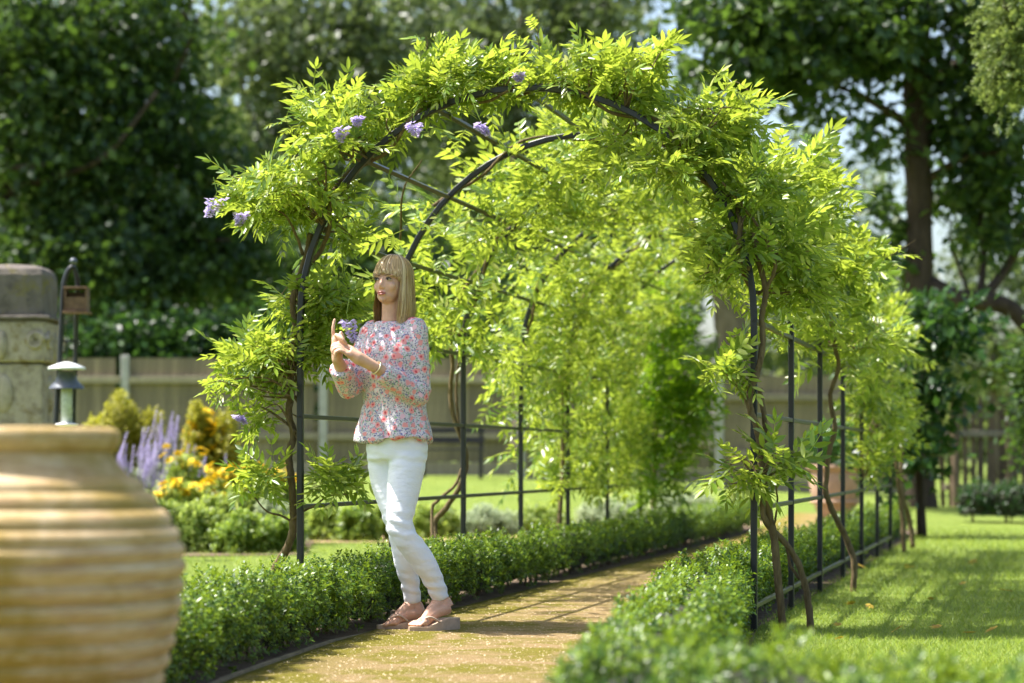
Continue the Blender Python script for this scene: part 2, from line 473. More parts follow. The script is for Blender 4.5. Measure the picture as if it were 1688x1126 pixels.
MAT = dict(
    lawn=M_lawn(), path=M_path(),
    soil=plain('soil', (.15,.10,.06), .95, 9, .4, .9, 60, bdist=.02),
    blades=leafmat('grass blades', [(.10,.17,.018), (.16,.25,.026), (.22,.31,.04), (.31,.34,.08)], (.42,.52,.06), .35, .5, .3),
    edging=plain('edging timber', (.26,.20,.12), .9, 12, .3, .4),
    metal=plain('black painted steel', (.012,.013,.015), .38, 10, .2, .05, 60, spec=.5),
    wist=leafmat('wisteria leaf', [(.028,.070,.009), (.065,.14,.014), (.14,.24,.024), (.26,.36,.05), (.46,.46,.15)], (.54,.66,.065), .40, .33, .5),
    wistd=leafmat('old wisteria leaf', [(.05,.13,.012), (.08,.19,.014), (.14,.25,.02), (.24,.30,.03)], (.36,.56,.02), .42, .4, .35),
    vine=M_bark('vine bark', (.26,.19,.10), (.10,.07,.035), 40),
    petal=leafmat('wisteria petal', [(.42,.34,.66), (.56,.47,.78), (.74,.67,.88), (.36,.26,.60)], (.68,.58,.88), .3, .6, .2),
    box=leafmat('box leaf', [(.013,.040,.007), (.030,.080,.010), (.08,.16,.016), (.22,.31,.035)], (.32,.46,.03), .28, .36, .36),
    boxcore=plain('box twigs', (.022,.025,.010), .95, 20, .4, .8, 60, bdist=.02),
    stem=plain('box stem', (.12,.085,.05), .9, 30, .3, .4),
    fence=M_fence('weathered fence board', (.33,.27,.19), (.19,.155,.11)),
    rail=M_fence('weathered fence rail', (.42,.36,.27), (.26,.22,.16)),
    paling=M_fence('chestnut paling', (.24,.18,.12), (.10,.075,.05)),
    conc=plain('concrete post', (.42,.40,.38), .9, 9, .2, .4),
    stone=M_stone('weathered stone', (.43,.37,.28), (.26,.20,.09), (.13,.10,.07)),
    stonecap=M_stone('dark weathered stone', (.17,.145,.125), (.20,.17,.05), (.07,.06,.05)),
    terra=M_terra(),
    potfar=plain('pale terracotta', (.42,.27,.18), .85, 6, .2, .3),
    barkd=M_bark('dark bark', (.085,.062,.045), (.028,.02,.015), 9),
    barkg=M_bark('grey brown bark', (.22,.18,.14), (.10,.08,.06), 8),
    dark=leafmat('dark evergreen leaf', [(.012,.032,.010), (.022,.055,.014), (.045,.085,.02), (.08,.13,.03)], (.14,.25,.03), .30, .42, .4),
    pale=leafmat('grey green leaf', [(.03,.055,.018), (.06,.09,.032), (.11,.145,.06), (.20,.23,.12)], (.19,.26,.065), .38, .4, .5),
    woods=leafmat('woodland leaf', [(.05,.08,.026), (.09,.13,.04), (.15,.19,.07)], (.36,.44,.12), .42, .4, .5),
    fresh=leafmat('fresh green leaf', [(.06,.12,.014), (.11,.19,.024), (.17,.26,.035), (.24,.32,.06)], (.42,.56,.06), .45, .4, .5),
    laurel=leafmat('laurel leaf', [(.02,.07,.012), (.035,.11,.015), (.07,.17,.02)], (.16,.36,.03), .32, .25, .6),
    ivy=leafmat('dark laurel leaf', [(.010,.032,.008), (.018,.055,.011), (.04,.095,.018)], (.08,.18,.025), .28, .36, .35),
    conif=leafmat('pale conifer spray', [(.10,.15,.04), (.16,.21,.06), (.24,.28,.09)], (.30,.38,.08), .35, .5, .3),
    gold=leafmat('golden leaf', [(.16,.17,.015), (.26,.25,.02), (.38,.34,.03)], (.5,.5,.03), .35, .5, .3),
    herb=leafmat('herb leaf', [(.07,.13,.014), (.14,.22,.03), (.24,.31,.06), (.34,.39,.13)], (.50,.62,.09), .46, .45, .4),
    silver=leafmat('silvery leaf', [(.20,.26,.14), (.30,.36,.22), (.42,.46,.32)], (.5,.58,.3), .4, .6, .2),
    yellow=leafmat('yellow petal', [(.80,.52,.01), (.84,.63,.02), (.86,.70,.05)], (.9,.6,.02), .25, .6, .2),
    mauve=leafmat('mauve flower', [(.28,.26,.40), (.38,.35,.49), (.50,.47,.58)], (.5,.42,.75), .3, .6, .2),
    cone=plain('flower centre', (.09,.04,.012), .9, 40, .3, .5),
    blouse=M_blouse(), pants=M_pants(), skin=M_skin(), hair=M_hair(),
    navy=plain('navy trim', (.02,.022,.06), .7, 10, .1, 0),
    lips=plain('lips', (.52,.17,.15), .4, 10, .1, 0),
    eyew=plain('eye white', (.42,.36,.33), .3, 10, .05, 0),
    eyed=plain('eye iris', (.025,.018,.015), .2, 10, .05, 0),
    brow=plain('eyebrow hair', (.20,.11,.055), .7, 60, .3, 0),
    sandal=plain('taupe sandal', (.52,.37,.27), .6, 40, .15, .2),
    cork=plain('sandal footbed', (.58,.43,.30), .7, 60, .2, .3),
    gilt=plain('pale gold', (.72,.58,.34), .3, 10, .1, 0, metal=.8),
    fwood=plain('feeder wood', (.15,.085,.05), .85, 20, .3, .4),
    white=plain('white enamel', (.75,.76,.76), .35, 10, .05, 0),
    tin=plain('grey tin', (.10,.11,.125), .4, 10, .2, .1, metal=.4),
    seed=plain('pale seed', (.50,.52,.50), .8, 60, .3, .5),
    bench=plain('dark stained wood', (.035,.03,.03), .7, 14, .3, .3),
    dry=leafmat('fallen leaf', [(.45,.28,.04), (.55,.40,.05), (.30,.16,.05)], (.5,.4,.05), .2, .6, .2),
    grit=plain('grit', (.45,.35,.22), .9, 10, .4, 0),
)

# ------------------------------------------------------------------ ground, path
def build_ground():
    xs = np.unique(np.concatenate([np.linspace(-300, -30, 8), np.linspace(-30, 30, 61), np.linspace(30, 300, 8)]))
    ys = np.unique(np.concatenate([np.linspace(-60, 0, 6), np.linspace(0, 60, 61), np.linspace(60, 420, 10)]))
    V = np.array([(x, y, gz(x, y)) for y in ys for x in xs]); nx = len(xs)
    F = np.array([(j*nx+i, j*nx+i+1, (j+1)*nx+i+1, (j+1)*nx+i) for j in range(len(ys)-1) for i in range(nx-1)])
    o = link('lawn', np_mesh('lawn', V, F, True), None, MAT['lawn']); tag(o, kind='structure')
build_ground()
PATH_V = [-12, -9, -7, -5.5, -4, -3, -2, -1, 0, 1.5, 3, 4.5, 6, 7.5, 9, 10.5, 12, 13.5, 15, 16.5, 18]
def path_l(v):
    return float(np.interp(v, [-12, -7, -4, -2.6, -1, 0.3, 18], [0.75, 0.10, -0.28, -0.46, -0.58, -0.62, -0.62]))
def path_r(v):
    return float(np.interp(v, [-12, -7, -5, -3, -1.5, 0.2, 18], [2.3, 1.45, 1.16, 0.97, 0.78, 0.62, 0.62]))
def strip(name, ul, ur, vs_, z, mat, n=5):
    V, F, UVc = [], [], []
    for v in vs_:
        for k in range(n):
            t = k/(n-1); u = ul(v) + (ur(v)-ul(v))*t
            p = T(u, v); V.append((p.x, p.y, gz(p.x, p.y) + z)); UVc.append((t, v))
    for j in range(len(vs_)-1):
        for k in range(n-1):
            a = j*n+k; F.append((a, a+1, a+n+1, a+n))
    m = mesh_from(name, V, F, True)
    ul_ = m.uv_layers.new(name='UVMap')
    for lp in m.loops: ul_.data[lp.index].uv = UVc[lp.vertex_index]
    return tag(link(name, m, None, mat), kind='structure')
VF = [x*0.25 for x in range(-48, 73)]
strip('path', path_l, path_r, VF, 0.010, MAT['path'], 9)
strip('soil_bed_left', lambda v: path_l(v)-0.50, lambda v: path_l(v)-0.025, [v for v in VF if -6 <= v <= 15], 0.006, MAT['soil'])
strip('soil_bed_right', lambda v: path_r(v), lambda v: path_r(v)+0.42, [v for v in VF if -5.2 <= v <= 15], 0.006, MAT['soil'])
def build_edging():
    mb = MB(); rings = []
    for v in [x*0.25 for x in range(-24, 0)]:
        u = path_l(v); k = 1-sstep(-1.2, -.25, v)
        a = T(u - .002, v); b = T(u - .020, v)
        rings.append([(a.x,a.y,-.03), (b.x,b.y,-.03), (b.x,b.y,.004+.016*k), (a.x,a.y,.004+.016*k)])
    mb.loft(rings)
    tag(mb.build('path_edging', MAT['edging']), 'low timber edging board at the foot of the box hedge', 'edging')
build_edging()
def build_grit():
    mb_v, mb_f = [], []
    tv = np.array([(1,0,0),(0,1,0),(-1,0,0),(0,-1,0),(0,0,.6)], float); tf = np.array([(0,1,4),(1,2,4),(2,3,4),(3,0,4)])
    n = 14000
    v = RNG.uniform(-7, 10, n); t = RNG.uniform(0.02, .98, n)
    pos = []
    for a, b in zip(v, t):
        u = path_l(a) + (path_r(a)-path_l(a))*b; p = T(u, a); pos.append((p.x, p.y, 0.009))
    V, F = scatter([(tv, tf)], np.array(pos), frames(np.c_[RNG.normal(size=(n, 2)), np.zeros(n)], np.tile(UP, (n, 1)), np.zeros(n)), RNG.uniform(.0015, .0065, n))
    tag(link('gravel', np_mesh('gravel', V, F), None, MAT['grit']), 'fine loose grit on the sandy path', 'gravel', kind='stuff')
build_grit()
def build_grass():
    bv = np.array([(-.5,0,0),(.5,0,0),(-.36,.10,.55),(.36,.10,.55),(0,.34,1.0)], float)
    bf = np.array([(0,1,3),(0,3,2),(2,3,4)])
    bv2 = bv.copy(); bv2[:, 1] *= -1.6
    P = []
    def take(n, x0, x1, d0, d1, keep):
        inv = RNG.uniform(1/d1, 1/d0, n); d = 1/inv; px = RNG.uniform(x0, x1, n)
        for q, dd in zip(px, d):
            X = (q-844)/FPX*dd; u, v = uv_of(X, dd)
            if keep(u, v): P.append((X, dd, gz(X, dd)))
    take(125000, 1000, 1900, 6.2, 30, lambda u, v: (u > path_r(v)+0.38) and not (v > 15 and u < 3))
    take(40000, -250, 1000, 11.0, 34, lambda u, v: u < -1.08)
    P = np.array(P); n = len(P)
    h = RNG.uniform(.013, .032, n)*np.clip(P[:, 1]/12, .95, 1.9)
    a = RNG.uniform(0, 2*math.pi, n)
    X = np.c_[np.cos(a), np.sin(a), np.zeros(n)]; Y = np.c_[-np.sin(a), np.cos(a), np.zeros(n)]
    w = h*RNG.uniform(.09, .15, n)
    Z = np.tile(UP, (n, 1)) + RNG.normal(0, .75, (n, 3))*(1, 1, 0)
    Mx = np.stack([X*w[:, None], Y*h[:, None]*RNG.uniform(.3, 1.2, (n, 1)), Z*h[:, None]], axis=2)
    V, F = scatter([(bv, bf), (bv2, bf)], P, Mx, np.ones(n))
    tag(link('grass', np_mesh('grass', V, F), None, MAT['blades']), 'short mown grass blades of the lawn', 'grass', kind='stuff')
build_grass()

# ------------------------------------------------------------------ arch tunnel
HR, HZ, STEP, NH, TB = 1.05, 1.40, 1.60, 7, 0.029
def hoop_pt(a):                       # a in degrees: 0 is the left spring, 180 the right one
    return -HR*math.cos(R(a)), HZ + HR*math.sin(R(a))
def build_arch():
    root = empty('garden_arch', T(0, 0), 'black steel arch tunnel of seven round hoops spanning the path', 'arch', rz=-TH)
    pts = [(-HR, 0, -.15), (-HR, 0, .5), (-HR, 0, 1.0)] + [(hoop_pt(a)[0], 0, hoop_pt(a)[1]) for a in range(0, 181, 6)] + [(HR, 0, 1.0), (HR, 0, .5), (HR, 0, -.15)]
    V, F = [], []; h = TB/2; ch = .004
    prof = [(-h+ch,-h),(h-ch,-h),(h,-h+ch),(h,h-ch),(h-ch,h),(-h+ch,h),(-h,h-ch),(-h,-h+ch)]
    for i, p in enumerate(pts):
        p = Vector(p); t = (Vector(pts[min(i+1, len(pts)-1)]) - Vector(pts[max(i-1, 0)])).normalized()
        nrm = Vector((-t.z, 0, t.x))
        for a, b in prof: V.append(p + nrm*a + Vector((0, b, 0)))
    for i in range(len(pts)-1):
        for k in range(8): F.append((i*8+k, i*8+(k+1) % 8, (i+1)*8+(k+1) % 8, (i+1)*8+k))
    F.append(tuple(range(8))[::-1]); F.append(tuple((len(pts)-1)*8+k for k in range(8)))
    hm = mesh_from('hoop', V, F)
    for k in range(NH):
        o = link('hoop', hm, root, MAT['metal']); o.location = (0, k*STEP, 0)
    rm = MB().box((0, 0, 0), (.021, STEP-TB-.002, .021), bev=.003).mesh('rail')
    spots = [(s*HR, z, 0) for s in (-1, 1) for z in (.118, .55, .967, 1.385)]
    spots += [(*hoop_pt(a), a) for a in (22.5, 45, 67.5, 90, 112.5, 135, 157.5)]
    for k in range(NH-1):
        for u, z, a in spots:
            o = link('rail', rm, root, MAT['metal']); o.location = (u, (k+.5)*STEP, z); o.rotation_euler = (0, R(a), 0)
    bm_ = MB().lathe((0,0,0), [(.006,0),(.006,.004),(.003,.006)], 8).mesh('bolt')
    for u, z, a in spots:
        if a == 0:
            o = link('bolt', bm_, root, MAT['metal']); o.location = (u, -TB/2, z); o.rotation_euler = (R(90), 0, 0)
    return root
build_arch()

# ------------------------------------------------------------------ box hedges
def hedge(name, label, line, w, h, dens, size, mat='box', grp='clipped box hedges', lump=0.37, top=0.0, world_pts=False):
    """line: (u,v) points of the centre line"""
    P = [Vector((p[0], p[1], 0)) if world_pts else T(*p) for p in line]
    P = spline(P, 8)
    L = [0]
    for a, b in zip(P, P[1:]): L.append(L[-1] + (b-a).length)
    tot = L[-1]; L = np.array(L); PX = np.array([p.x for p in P]); PY = np.array([p.y for p in P])
    root = empty(name, (P[0].x, P[0].y, gz(P[0].x, P[0].y)), label, 'hedge', grp)
    o0 = np.array(root.location)
    ph = RNG.uniform(0, 6.28)
    nb = int(tot/lump)+1
    amp = RNG.uniform(.90, 1.10, nb+2); amph = RNG.uniform(.92, 1.08, nb+2)
    def surf(s, a, k=1.0):
        """s along, a angle 0..pi over the section"""
        x = np.interp(s, L, PX); y = np.interp(s, L, PY)
        x2 = np.interp(s+.05, L, PX); y2 = np.interp(s+.05, L, PY); x1 = np.interp(s-.05, L, PX); y1 = np.interp(s-.05, L, PY)
        tx, ty = x2-x1, y2-y1; ln = np.hypot(tx, ty)+1e-9; tx, ty = tx/ln, ty/ln
        rx, ry = ty, -tx
        i = np.clip((s/lump).astype(int), 0, nb); fr = s/lump - i
        m = amp[i]*(1-.16*np.cos(2*math.pi*fr)); mh = amph[i]*(1-.075*np.cos(2*math.pi*fr))
        end = np.clip(np.minimum(s, tot-s)/(w*.5), 0, 1); e = np.sqrt(1-(1-end)**2)*.6+.4
        c, q = np.cos(a), np.sin(a)
        n_ = .42
        off = np.sign(c)*np.abs(c)**n_*w/2*m*e*k
        z = q**n_*h*mh*(0.75+.25*e)*(1-(1-k)*.6)
        # narrower at the foot, where bare stems show
        off = off*(0.88+.12*np.clip(z/(h*.45), 0, 1))
        g = np.array([gz(X, Y) for X, Y in zip(x, y)])
        nx, nz_ = np.sign(c)*np.abs(c)**.8, q**.8
        N = np.stack([rx*nx, ry*nx, nz_], 1); N /= np.linalg.norm(N, axis=1, keepdims=True)
        return np.stack([x+rx*off, y+ry*off, g+z], 1), N
    # twiggy core
    ns, na = max(6, int(tot/.12)), 11
    S = np.repeat(np.linspace(0.02, tot-.02, ns), na); A = np.tile(np.linspace(0.04, math.pi-.04, na), ns)
    V, _ = surf(S, A, .60); V += RNG.normal(0, .008, V.shape)
    F = [(j*na+k, j*na+k+1, (j+1)*na+k+1, (j+1)*na+k) for j in range(ns-1) for k in range(na-1)]
    F += [(k, k+1, (ns-1)*0+0) for k in range(1, na-1)]
    core = mesh_from('core', V - o0, F)
    link('twig_core', core, root, MAT['boxcore'])
    n = int(tot*(w+2*h)*dens)
    s = RNG.uniform(0.0, tot, n)
    a = RNG.uniform(0, 1, n); hw = h/(2*h+w)
    a = np.where(a < hw, a/hw*.62, np.where(a < 1-hw, .62+(a-hw)/(1-2*hw)*(math.pi-1.24), math.pi-.62+(a-1+hw)/hw*.62))
    k = RNG.uniform(.66, 1.04, n)
    p, N = surf(s, a, k)
    keep = p[:, 2]-np.array([gz(x, y) for x, y in p[:, :2]]) > .018
    p, N = p[keep], N[keep]; n = len(p)
    d = N + RNG.normal(0, .45, (n, 3)) + UP*.45
    V, F = scatter(SPRIG, p - N*size*.5 - o0, frames(d, unit(n), np.zeros(n)), RNG.uniform(.75, 1.25, n)*size)
    tag(link('foliage', np_mesh('foliage', V, F), root, MAT[mat]), kind='stuff')
    # a few stray shoots above the clipped top and bare stems at the foot
    for j in range(nb):
        sj = np.array([min(tot-.05, max(.05, (j+.5)*lump))]); 
        b, _ = surf(sj, np.array([math.pi/2]), 1.0); b = b[0]
        mb = MB()
        for q in range(3):
            x0, y0 = b[0]+random.uniform(-.05, .05), b[1]+random.uniform(-.05, .05)
            g0 = gz(x0, y0)
            mb.tube([Vector((x0, y0, g0-.03)), Vector((x0+random.uniform(-.03, .03), y0+random.uniform(-.03, .03), g0+.10)), Vector((x0+random.uniform(-.09, .09), y0+random.uniform(-.09, .09), g0+h*.8))], [.010, .008, .004], 5)
        mb.v = [q - root.location for q in mb.v]
        mb.build('stem', MAT['stem'], root)
    return root
def hl(off, vs_):
    return [(path_l(v)-off, v) for v in vs_]
hedge('box_hedge', 'clipped box hedge running behind the woman along the left post feet', hl(.185, [-5.5, -4, -2.5, -1, .5, 2, 4]), .38, .315, 1300, .052)
hedge('box_hedge', 'box hedge between path and left hoops, receding beyond the woman to the path end', hl(.185, [4.1, 6, 8, 10, 12, 14.6]), .37, .315, 520, .062)
hedge('box_hedge', 'clipped box hedge beside the path, hard against the foot of the right front post',
      [(.81, 4.2), (.81, 2.5), (.82, 1), (.86, 0), (.97, -1.2), (1.10, -2.4), (1.20, -3.6), (1.28, -4.55)], .36, .315, 1350, .052)
hedge('box_hedge', 'box hedge seen through the right hoops, running on to the path end', [(.81, 4.3), (.81, 7), (.81, 10), (.81, 14)], .34, .31, 520, .062)
hedge('box_hedge', 'blurred box hedge crossing in front of the lawn, closest to the camera', [(1.20, -4.98), (1.5, -5.15), (1.9, -5.35), (2.4, -5.55), (3.3, -5.85)], .44, .34, 1250, .055)
hedge('box_hedge', 'dark low box hedge under the paling fence across the lawn', [(1.35, 17.0), (2.4, 17.0), (4.5, 17.0)], .6, .46, 260, .09, mat='ivy')

# ------------------------------------------------------------------ wisteria
def d_hoop0(px):
    return 11.17 + (px-495)/(1243-495)*(10.72-11.17)
LEAF_MESH = {}
def leaf_mesh(k, mat):
    if (k, mat) not in LEAF_MESH:
        m = np_mesh('leaf', *LEAF_HI[k]); m.materials.append(MAT[mat]); LEAF_MESH[(k, mat)] = m
    return LEAF_MESH[(k, mat)]
class Vine:
    def __init__(s, label, base, mat='wist', hi=True):
        s.root = empty('wisteria_vine', base, label, 'climbing plant', 'wisteria vines on the arch')
        s.base = Vector(base); s.mat = mat; s.hi = hi
        s.p, s.d, s.s, s.u = [], [], [], []
    def trunk(s, pts, r0, r1, name='trunk'):
        P = spline(pts, 6); mb = MB()
        P = [p + Vector((random.uniform(-1, 1), random.uniform(-1, 1), 0))*r0*.25 for p in P]
        rad = [(a)*random.uniform(.88, 1.12) for a in lin(r0, r1, len(P))]
        mb.tube(P, rad, 8); mb.build(name, MAT['vine'], s.root, True, None)
        s.root.children[-1].data.transform(Matrix.Translation(-s.base)) if False else None
        return P
    def tubepart(s, name, tubes, mat='vine', n=6):
        mb = MB()
        for pts, rad in tubes: mb.tube([Vector(q)-s.base for q in pts], rad, n)
        return mb.build(name, MAT[mat], s.root, True)
    def stem(s, pts, r0, r1, name='trunk', wob=.25):
        P = spline(pts, 6)
        P = [p + Vector((random.uniform(-1, 1), random.uniform(-1, 1), 0))*r0*wob for p in P]
        s.tubepart(name, [(P, [a*random.uniform(.9, 1.1) for a in lin(r0, r1, len(P))])], n=8)
    def clump(s, c, rad, n, size=.27, out=.75, up=.35, rnd=.55, anchor=None, twigs=4):
        c = np.array(c); rad = np.array(rad)
        q = unit(n); rr = RNG.uniform(.15, 1.0, n)**.55
        # uneven outline: some sectors reach further, others stay short
        lob = 1 + .22*np.sin(q[:, 0]*5+c[0]*9) * np.cos(q[:, 2]*4+c[2]*7)
        p = c + q*rad*(rr*lob)[:, None]
        d = q*out + UP*up + RNG.normal(0, rnd, (n, 3))
        d[:, 2] = np.maximum(d[:, 2], -.55*np.linalg.norm(d[:, :2], axis=1))
        sc = size*RNG.uniform(.62, 1.18, n)
        d /= np.linalg.norm(d, axis=1, keepdims=True)
        s.p.append(p - d*sc[:, None]*.5); s.d.append(d); s.s.append(sc); s.u.append(np.tile(UP, (n, 1)) + RNG.normal(0, .35, (n, 3)))
        if anchor is not None and twigs:
            t = []
            for k in range(twigs):
                e = Vector(c + unit(1)[0]*rad*.75); a = Vector(anchor) + Vector(unit(1)[0])*.02
                m = (a+e)/2 + Vector(unit(1)[0])*.06 + Vector((0, 0, .04))
                t.append((spline([a, m, e], 5), lin(.006, .002, 11)))
            s.tubepart('branch', t, n=5)
    def pxclump(s, px, py, dd, rx, ry, rd, n, size=.27, anchor='hoop', absd=False, twigs=4, **kw):
        d = dd if absd else d_hoop0(px)+dd
        c = at(px, py, d); k = d/FPX
        an = None
        if anchor == 'hoop':
            u, v = uv_of(c.x, c.y); kk = max(0, round(v/STEP))
            if c.z > HZ:
                a = math.atan2(c.z-HZ, u); an = T(HR*math.cos(a), v*.3 if abs(v) < .6 else v, HZ+HR*math.sin(a))
            else:
                an = T(math.copysign(HR+.03, u), v*.3 if abs(v) < .6 else v, c.z-.10)
        elif anchor is not None: an = anchor
        s.clump(c, (rx*k, rd, ry*k), n, size, anchor=an, twigs=twigs, **kw)
    def raw(s, p, d, sc, u):
        s.p.append(p); s.d.append(d); s.s.append(sc); s.u.append(u)
    def whip(s, pts, n, size=.2, r=.0025):
        P = spline(pts, 8); s.tubepart('shoot', [(P, lin(r, r*.4, len(P)))], n=4)
        for k in range(n):
            i = int(len(P)*(.25+.72*k/n)); p = np.array(P[min(i, len(P)-1)])
            dv = unit(1)[0]*(1, 1, .4) + UP*.2
            s.raw(p[None], dv[None], np.array([size*random.uniform(.5, 1.0)*(1.15-k/n*.6)]), (UP + RNG.normal(0, .3, 3))[None])
    def flower(s, px, py, d, L=.10, w=.034, tilt=(0, 0)):
        c = at(px, py, d); V, F = [], []
        rnd = random.Random(px)
        for i in range(95):
            t = i/94; a = i*2.4; rr = w*(1-.78*t)*math.sqrt(rnd.random())*1.1
            b = np.array((rr*math.cos(a), rr*math.sin(a), .5*L - L*t)) + np.array((tilt[0], 0, tilt[1]))*(t-.5)*L
            leaflet(V, F, b, (math.cos(a), math.sin(a), rnd.uniform(-.5, .5)), (rnd.uniform(-1, 1), rnd.uniform(-1, 1), 1), .025*(1-.45*t), .023*(1-.45*t), 1)
        V = np.array(V) + np.array(c - s.base)
        o = link('flower_cluster', np_mesh('flower_cluster', V, np.array(F)), s.root, MAT['petal'])
        mb = MB(); top = c - s.base + Vector((-tilt[0]*L/2, 0, L*.5-tilt[1]*L/2))
        mb.tube([top + Vector((random.uniform(-.03, .03), .02, .10)), top + Vector((0, 0, .03)), c - s.base + Vector((tilt[0]*L*.45, 0, -L*.45))], [.0025, .002, .0012], 5)
        mb.build('flower_stalk', MAT['herb'], o)
    def finish(s, n_parts):
        p = np.concatenate(s.p); d = np.concatenate(s.d); sc = np.concatenate(s.s); u = np.concatenate(s.u)
        n = len(p); roll = RNG.normal(0, .45, n)
        M = frames(d, u, roll); base = np.array(s.base)
        T_ = LEAF_HI if s.hi else LEAF_LO
        pick = RNG.integers(0, len(T_), n)
        # drooping forms for leaves that point down or sideways, upright forms for those that point up
        order = np.argsort(p[:, 1] - sc*1.5)
        parts = order[:n_parts] if s.hi else order[:0]
        rest = np.setdiff1d(np.arange(n), parts)
        for i in parts:
            o = link('leaf', leaf_mesh(int(pick[i]), s.mat), s.root)
            m4 = Matrix.Identity(4)
            for a in range(3):
                for b in range(3): m4[a][b] = M[i, a, b]*sc[i]
                m4[a][3] = p[i, a]-base[a]
            o.matrix_basis = m4
        if len(rest):
            V, F = scatter(T_, p[rest]-base, M[rest], sc[rest], pick[rest])
            tag(link('foliage', np_mesh('foliage', V, F), s.root, MAT[s.mat]), kind='stuff')
def hoop_path(k, a0, a1, n, rad=.035, ph=0.0, off=.0):
    out = []
    for i in range(n):
        a = a0 + (a1-a0)*i/(n-1); u, z = hoop_pt(a); w = ph + i*1.15
        out.append(T(u*(1+rad*math.cos(w)), k*STEP + rad*math.sin(w)*1.2 + off, HZ + (z-HZ)*(1+rad*math.cos(w))))
    return out
def pxs(lst, d):
    return [at(x, y, d if not hasattr(d, '__len__') else d[i]) for i, (x, y) in enumerate(lst)]

# --- front left
g0 = at(436, 1026, 11.38); g0.z = 0
VL0 = Vine('wisteria climbing the front hoop beside the woman, with mauve flower clusters', g0)
VL0.stem([g0 - Vector((0, 0, .03)), at(446, 965, 11.36), at(457, 932, 11.33), at(473, 904, 11.3), at(483, 874, 11.27), at(483, 833, 11.25), at(481, 794, 11.24), at(476, 750, 11.23), at(484, 717, 11.23), at(476, 681, 11.23), at(482, 640, 11.23), at(478, 590, 11.23), at(486, 540, 11.22), at(484, 490, 11.22), at(505, 420, 11.22), at(512, 385, 11.22)], .021, .013, wob=.12)
VL0.stem(hoop_path(0, 14, 92, 16, .035, 1.0, .03), .012, .006, 'stem')
VL0.stem([at(482, 857, 11.25), at(500, 843, 11.2), at(520, 833, 11.17), at(541, 818, 11.15), at(572, 815, 11.13)], .007, .003, 'branch')
VL0.stem([at(481, 860, 11.26), at(463, 850, 11.24), at(440, 843, 11.22), at(420, 820, 11.2)], .006, .003, 'branch')
VL0.stem([at(500, 420, 11.2), at(487, 385, 11.15), at(470, 355, 11.12), at(440, 340, 11.1)], .008, .003, 'branch')
VL0.stem([at(480, 650, 11.2), at(455, 630, 11.15), at(425, 622, 11.1), at(385, 625, 11.05)], .007, .003, 'branch')
for a in [(445,325,.0,72,55,.26,135),(545,318,.1,48,44,.22,55),(398,305,0,32,30,.16,30),(556,190,.02,62,55,.26,100),(640,205,.1,48,38,.25,45),
          (515,170,0,40,32,.18,30),(735,128,.1,92,46,.30,150),(830,125,.15,62,42,.30,75),(700,160,.1,50,30,.2,40),(435,588,.06,72,52,.26,135),(382,625,.02,34,26,.16,28),
          (545,498,.14,52,48,.22,110),(470,500,.1,24,26,.16,20),(528,572,.12,34,40,.18,40),(476,575,.05,34,38,.18,32),(432,680,.1,34,28,.16,18),(575,395,.2,30,18,.16,18)]:
    VL0.pxclump(a[0], a[1], a[2], a[3]*.90, a[4]*.84, a[5], int(a[6]*.78), size=.19)
for a in [(478,296,-.32,56,36,.2,50),(545,232,-.25,46,30,.18,32)]:  # extra clumps added nearer the camera to keep sun off the woman
    VL0.pxclump(*a, size=.19)
for a in [(432,780,.05,38,34,.16,26),(552,785,.02,40,26,.18,34)]:
    VL0.pxclump(*a, size=.20, anchor=None)
VL0.whip([at(500,250,11.1), at(480,215,11.05), at(470,195,11.0)], 5, .2)
VL0.whip([at(700,90,11.0), at(705,72,11.0), at(702,60,11.0)], 4, .15)
VL0.whip([at(395,640,11.1), at(360,628,11.05), at(335,640,11.0)], 5, .17)
for f in [(350,343,10.95,.085,.034,(-.5,0)),(396,362,10.95,.062,.026,(-.3,0)),(562,222,10.68,.062,.026,(0,0)),(589,200,10.68,.04,.02,(0,0)),(684,214,10.62,.060,.028,(.2,0)),(797,214,10.62,.05,.016,(.8,0)),(578,546,10.66,.10,.026,(.35,0)),(398,692,10.95,.04,.012,(.9,.2)),(855,128,10.75,.035,.016,(0,0))]:
    VL0.flower(*f)
VL0.finish(300)

# --- front right
g1 = at(1292, 1042, 10.76); g1.z = 0
VR0 = Vine('wisteria with twin twisted stems climbing the front hoop by the lawn', g1)
VR0.stem([g1 - Vector((0, 0, .03)), at(1284, 970, 10.76), at(1276, 890, 10.74), at(1265, 830, 10.72), at(1258, 790, 10.70), at(1255, 750, 10.68), at(1248, 705, 10.66), at(1237, 675, 10.65), at(1236, 650, 10.66), at(1248, 615, 10.70), at(1257, 570, 10.73), at(1256, 520, 10.74), at(1262, 480, 10.74), at(1248, 420, 10.76), at(1240, 380, 10.76)], .0185, .012, wob=.12)
b1 = at(1337, 1037, 10.82); b1.z = -.03
VR0.stem([b1, at(1331, 985, 10.82), at(1318, 935, 10.80), at(1297, 898, 10.77), at(1272, 873, 10.74), at(1258, 845, 10.71), at(1260, 800, 10.75), at(1266, 740, 10.77), at(1260, 690, 10.76), at(1252, 640, 10.76)], .016, .011, wob=.12)
VR0.stem([at(1318, 955, 10.83), at(1302, 930, 10.85), at(1297, 905, 10.85), at(1280, 880, 10.80)], .007, .006, 'branch')
VR0.stem(hoop_path(0, 172, 88, 18, .035, 2.0, .02), .013, .006, 'stem')
VR0.stem([at(1262, 480, 10.74), at(1278, 430, 10.72), at(1240, 360, 10.70), at(1190, 300, 10.7)], .010, .005, 'branch')
VR0.stem([at(1275, 872, 10.74), at(1280, 845, 10.68), at(1281, 815, 10.64), at(1277, 790, 10.62)], .006, .003, 'branch')
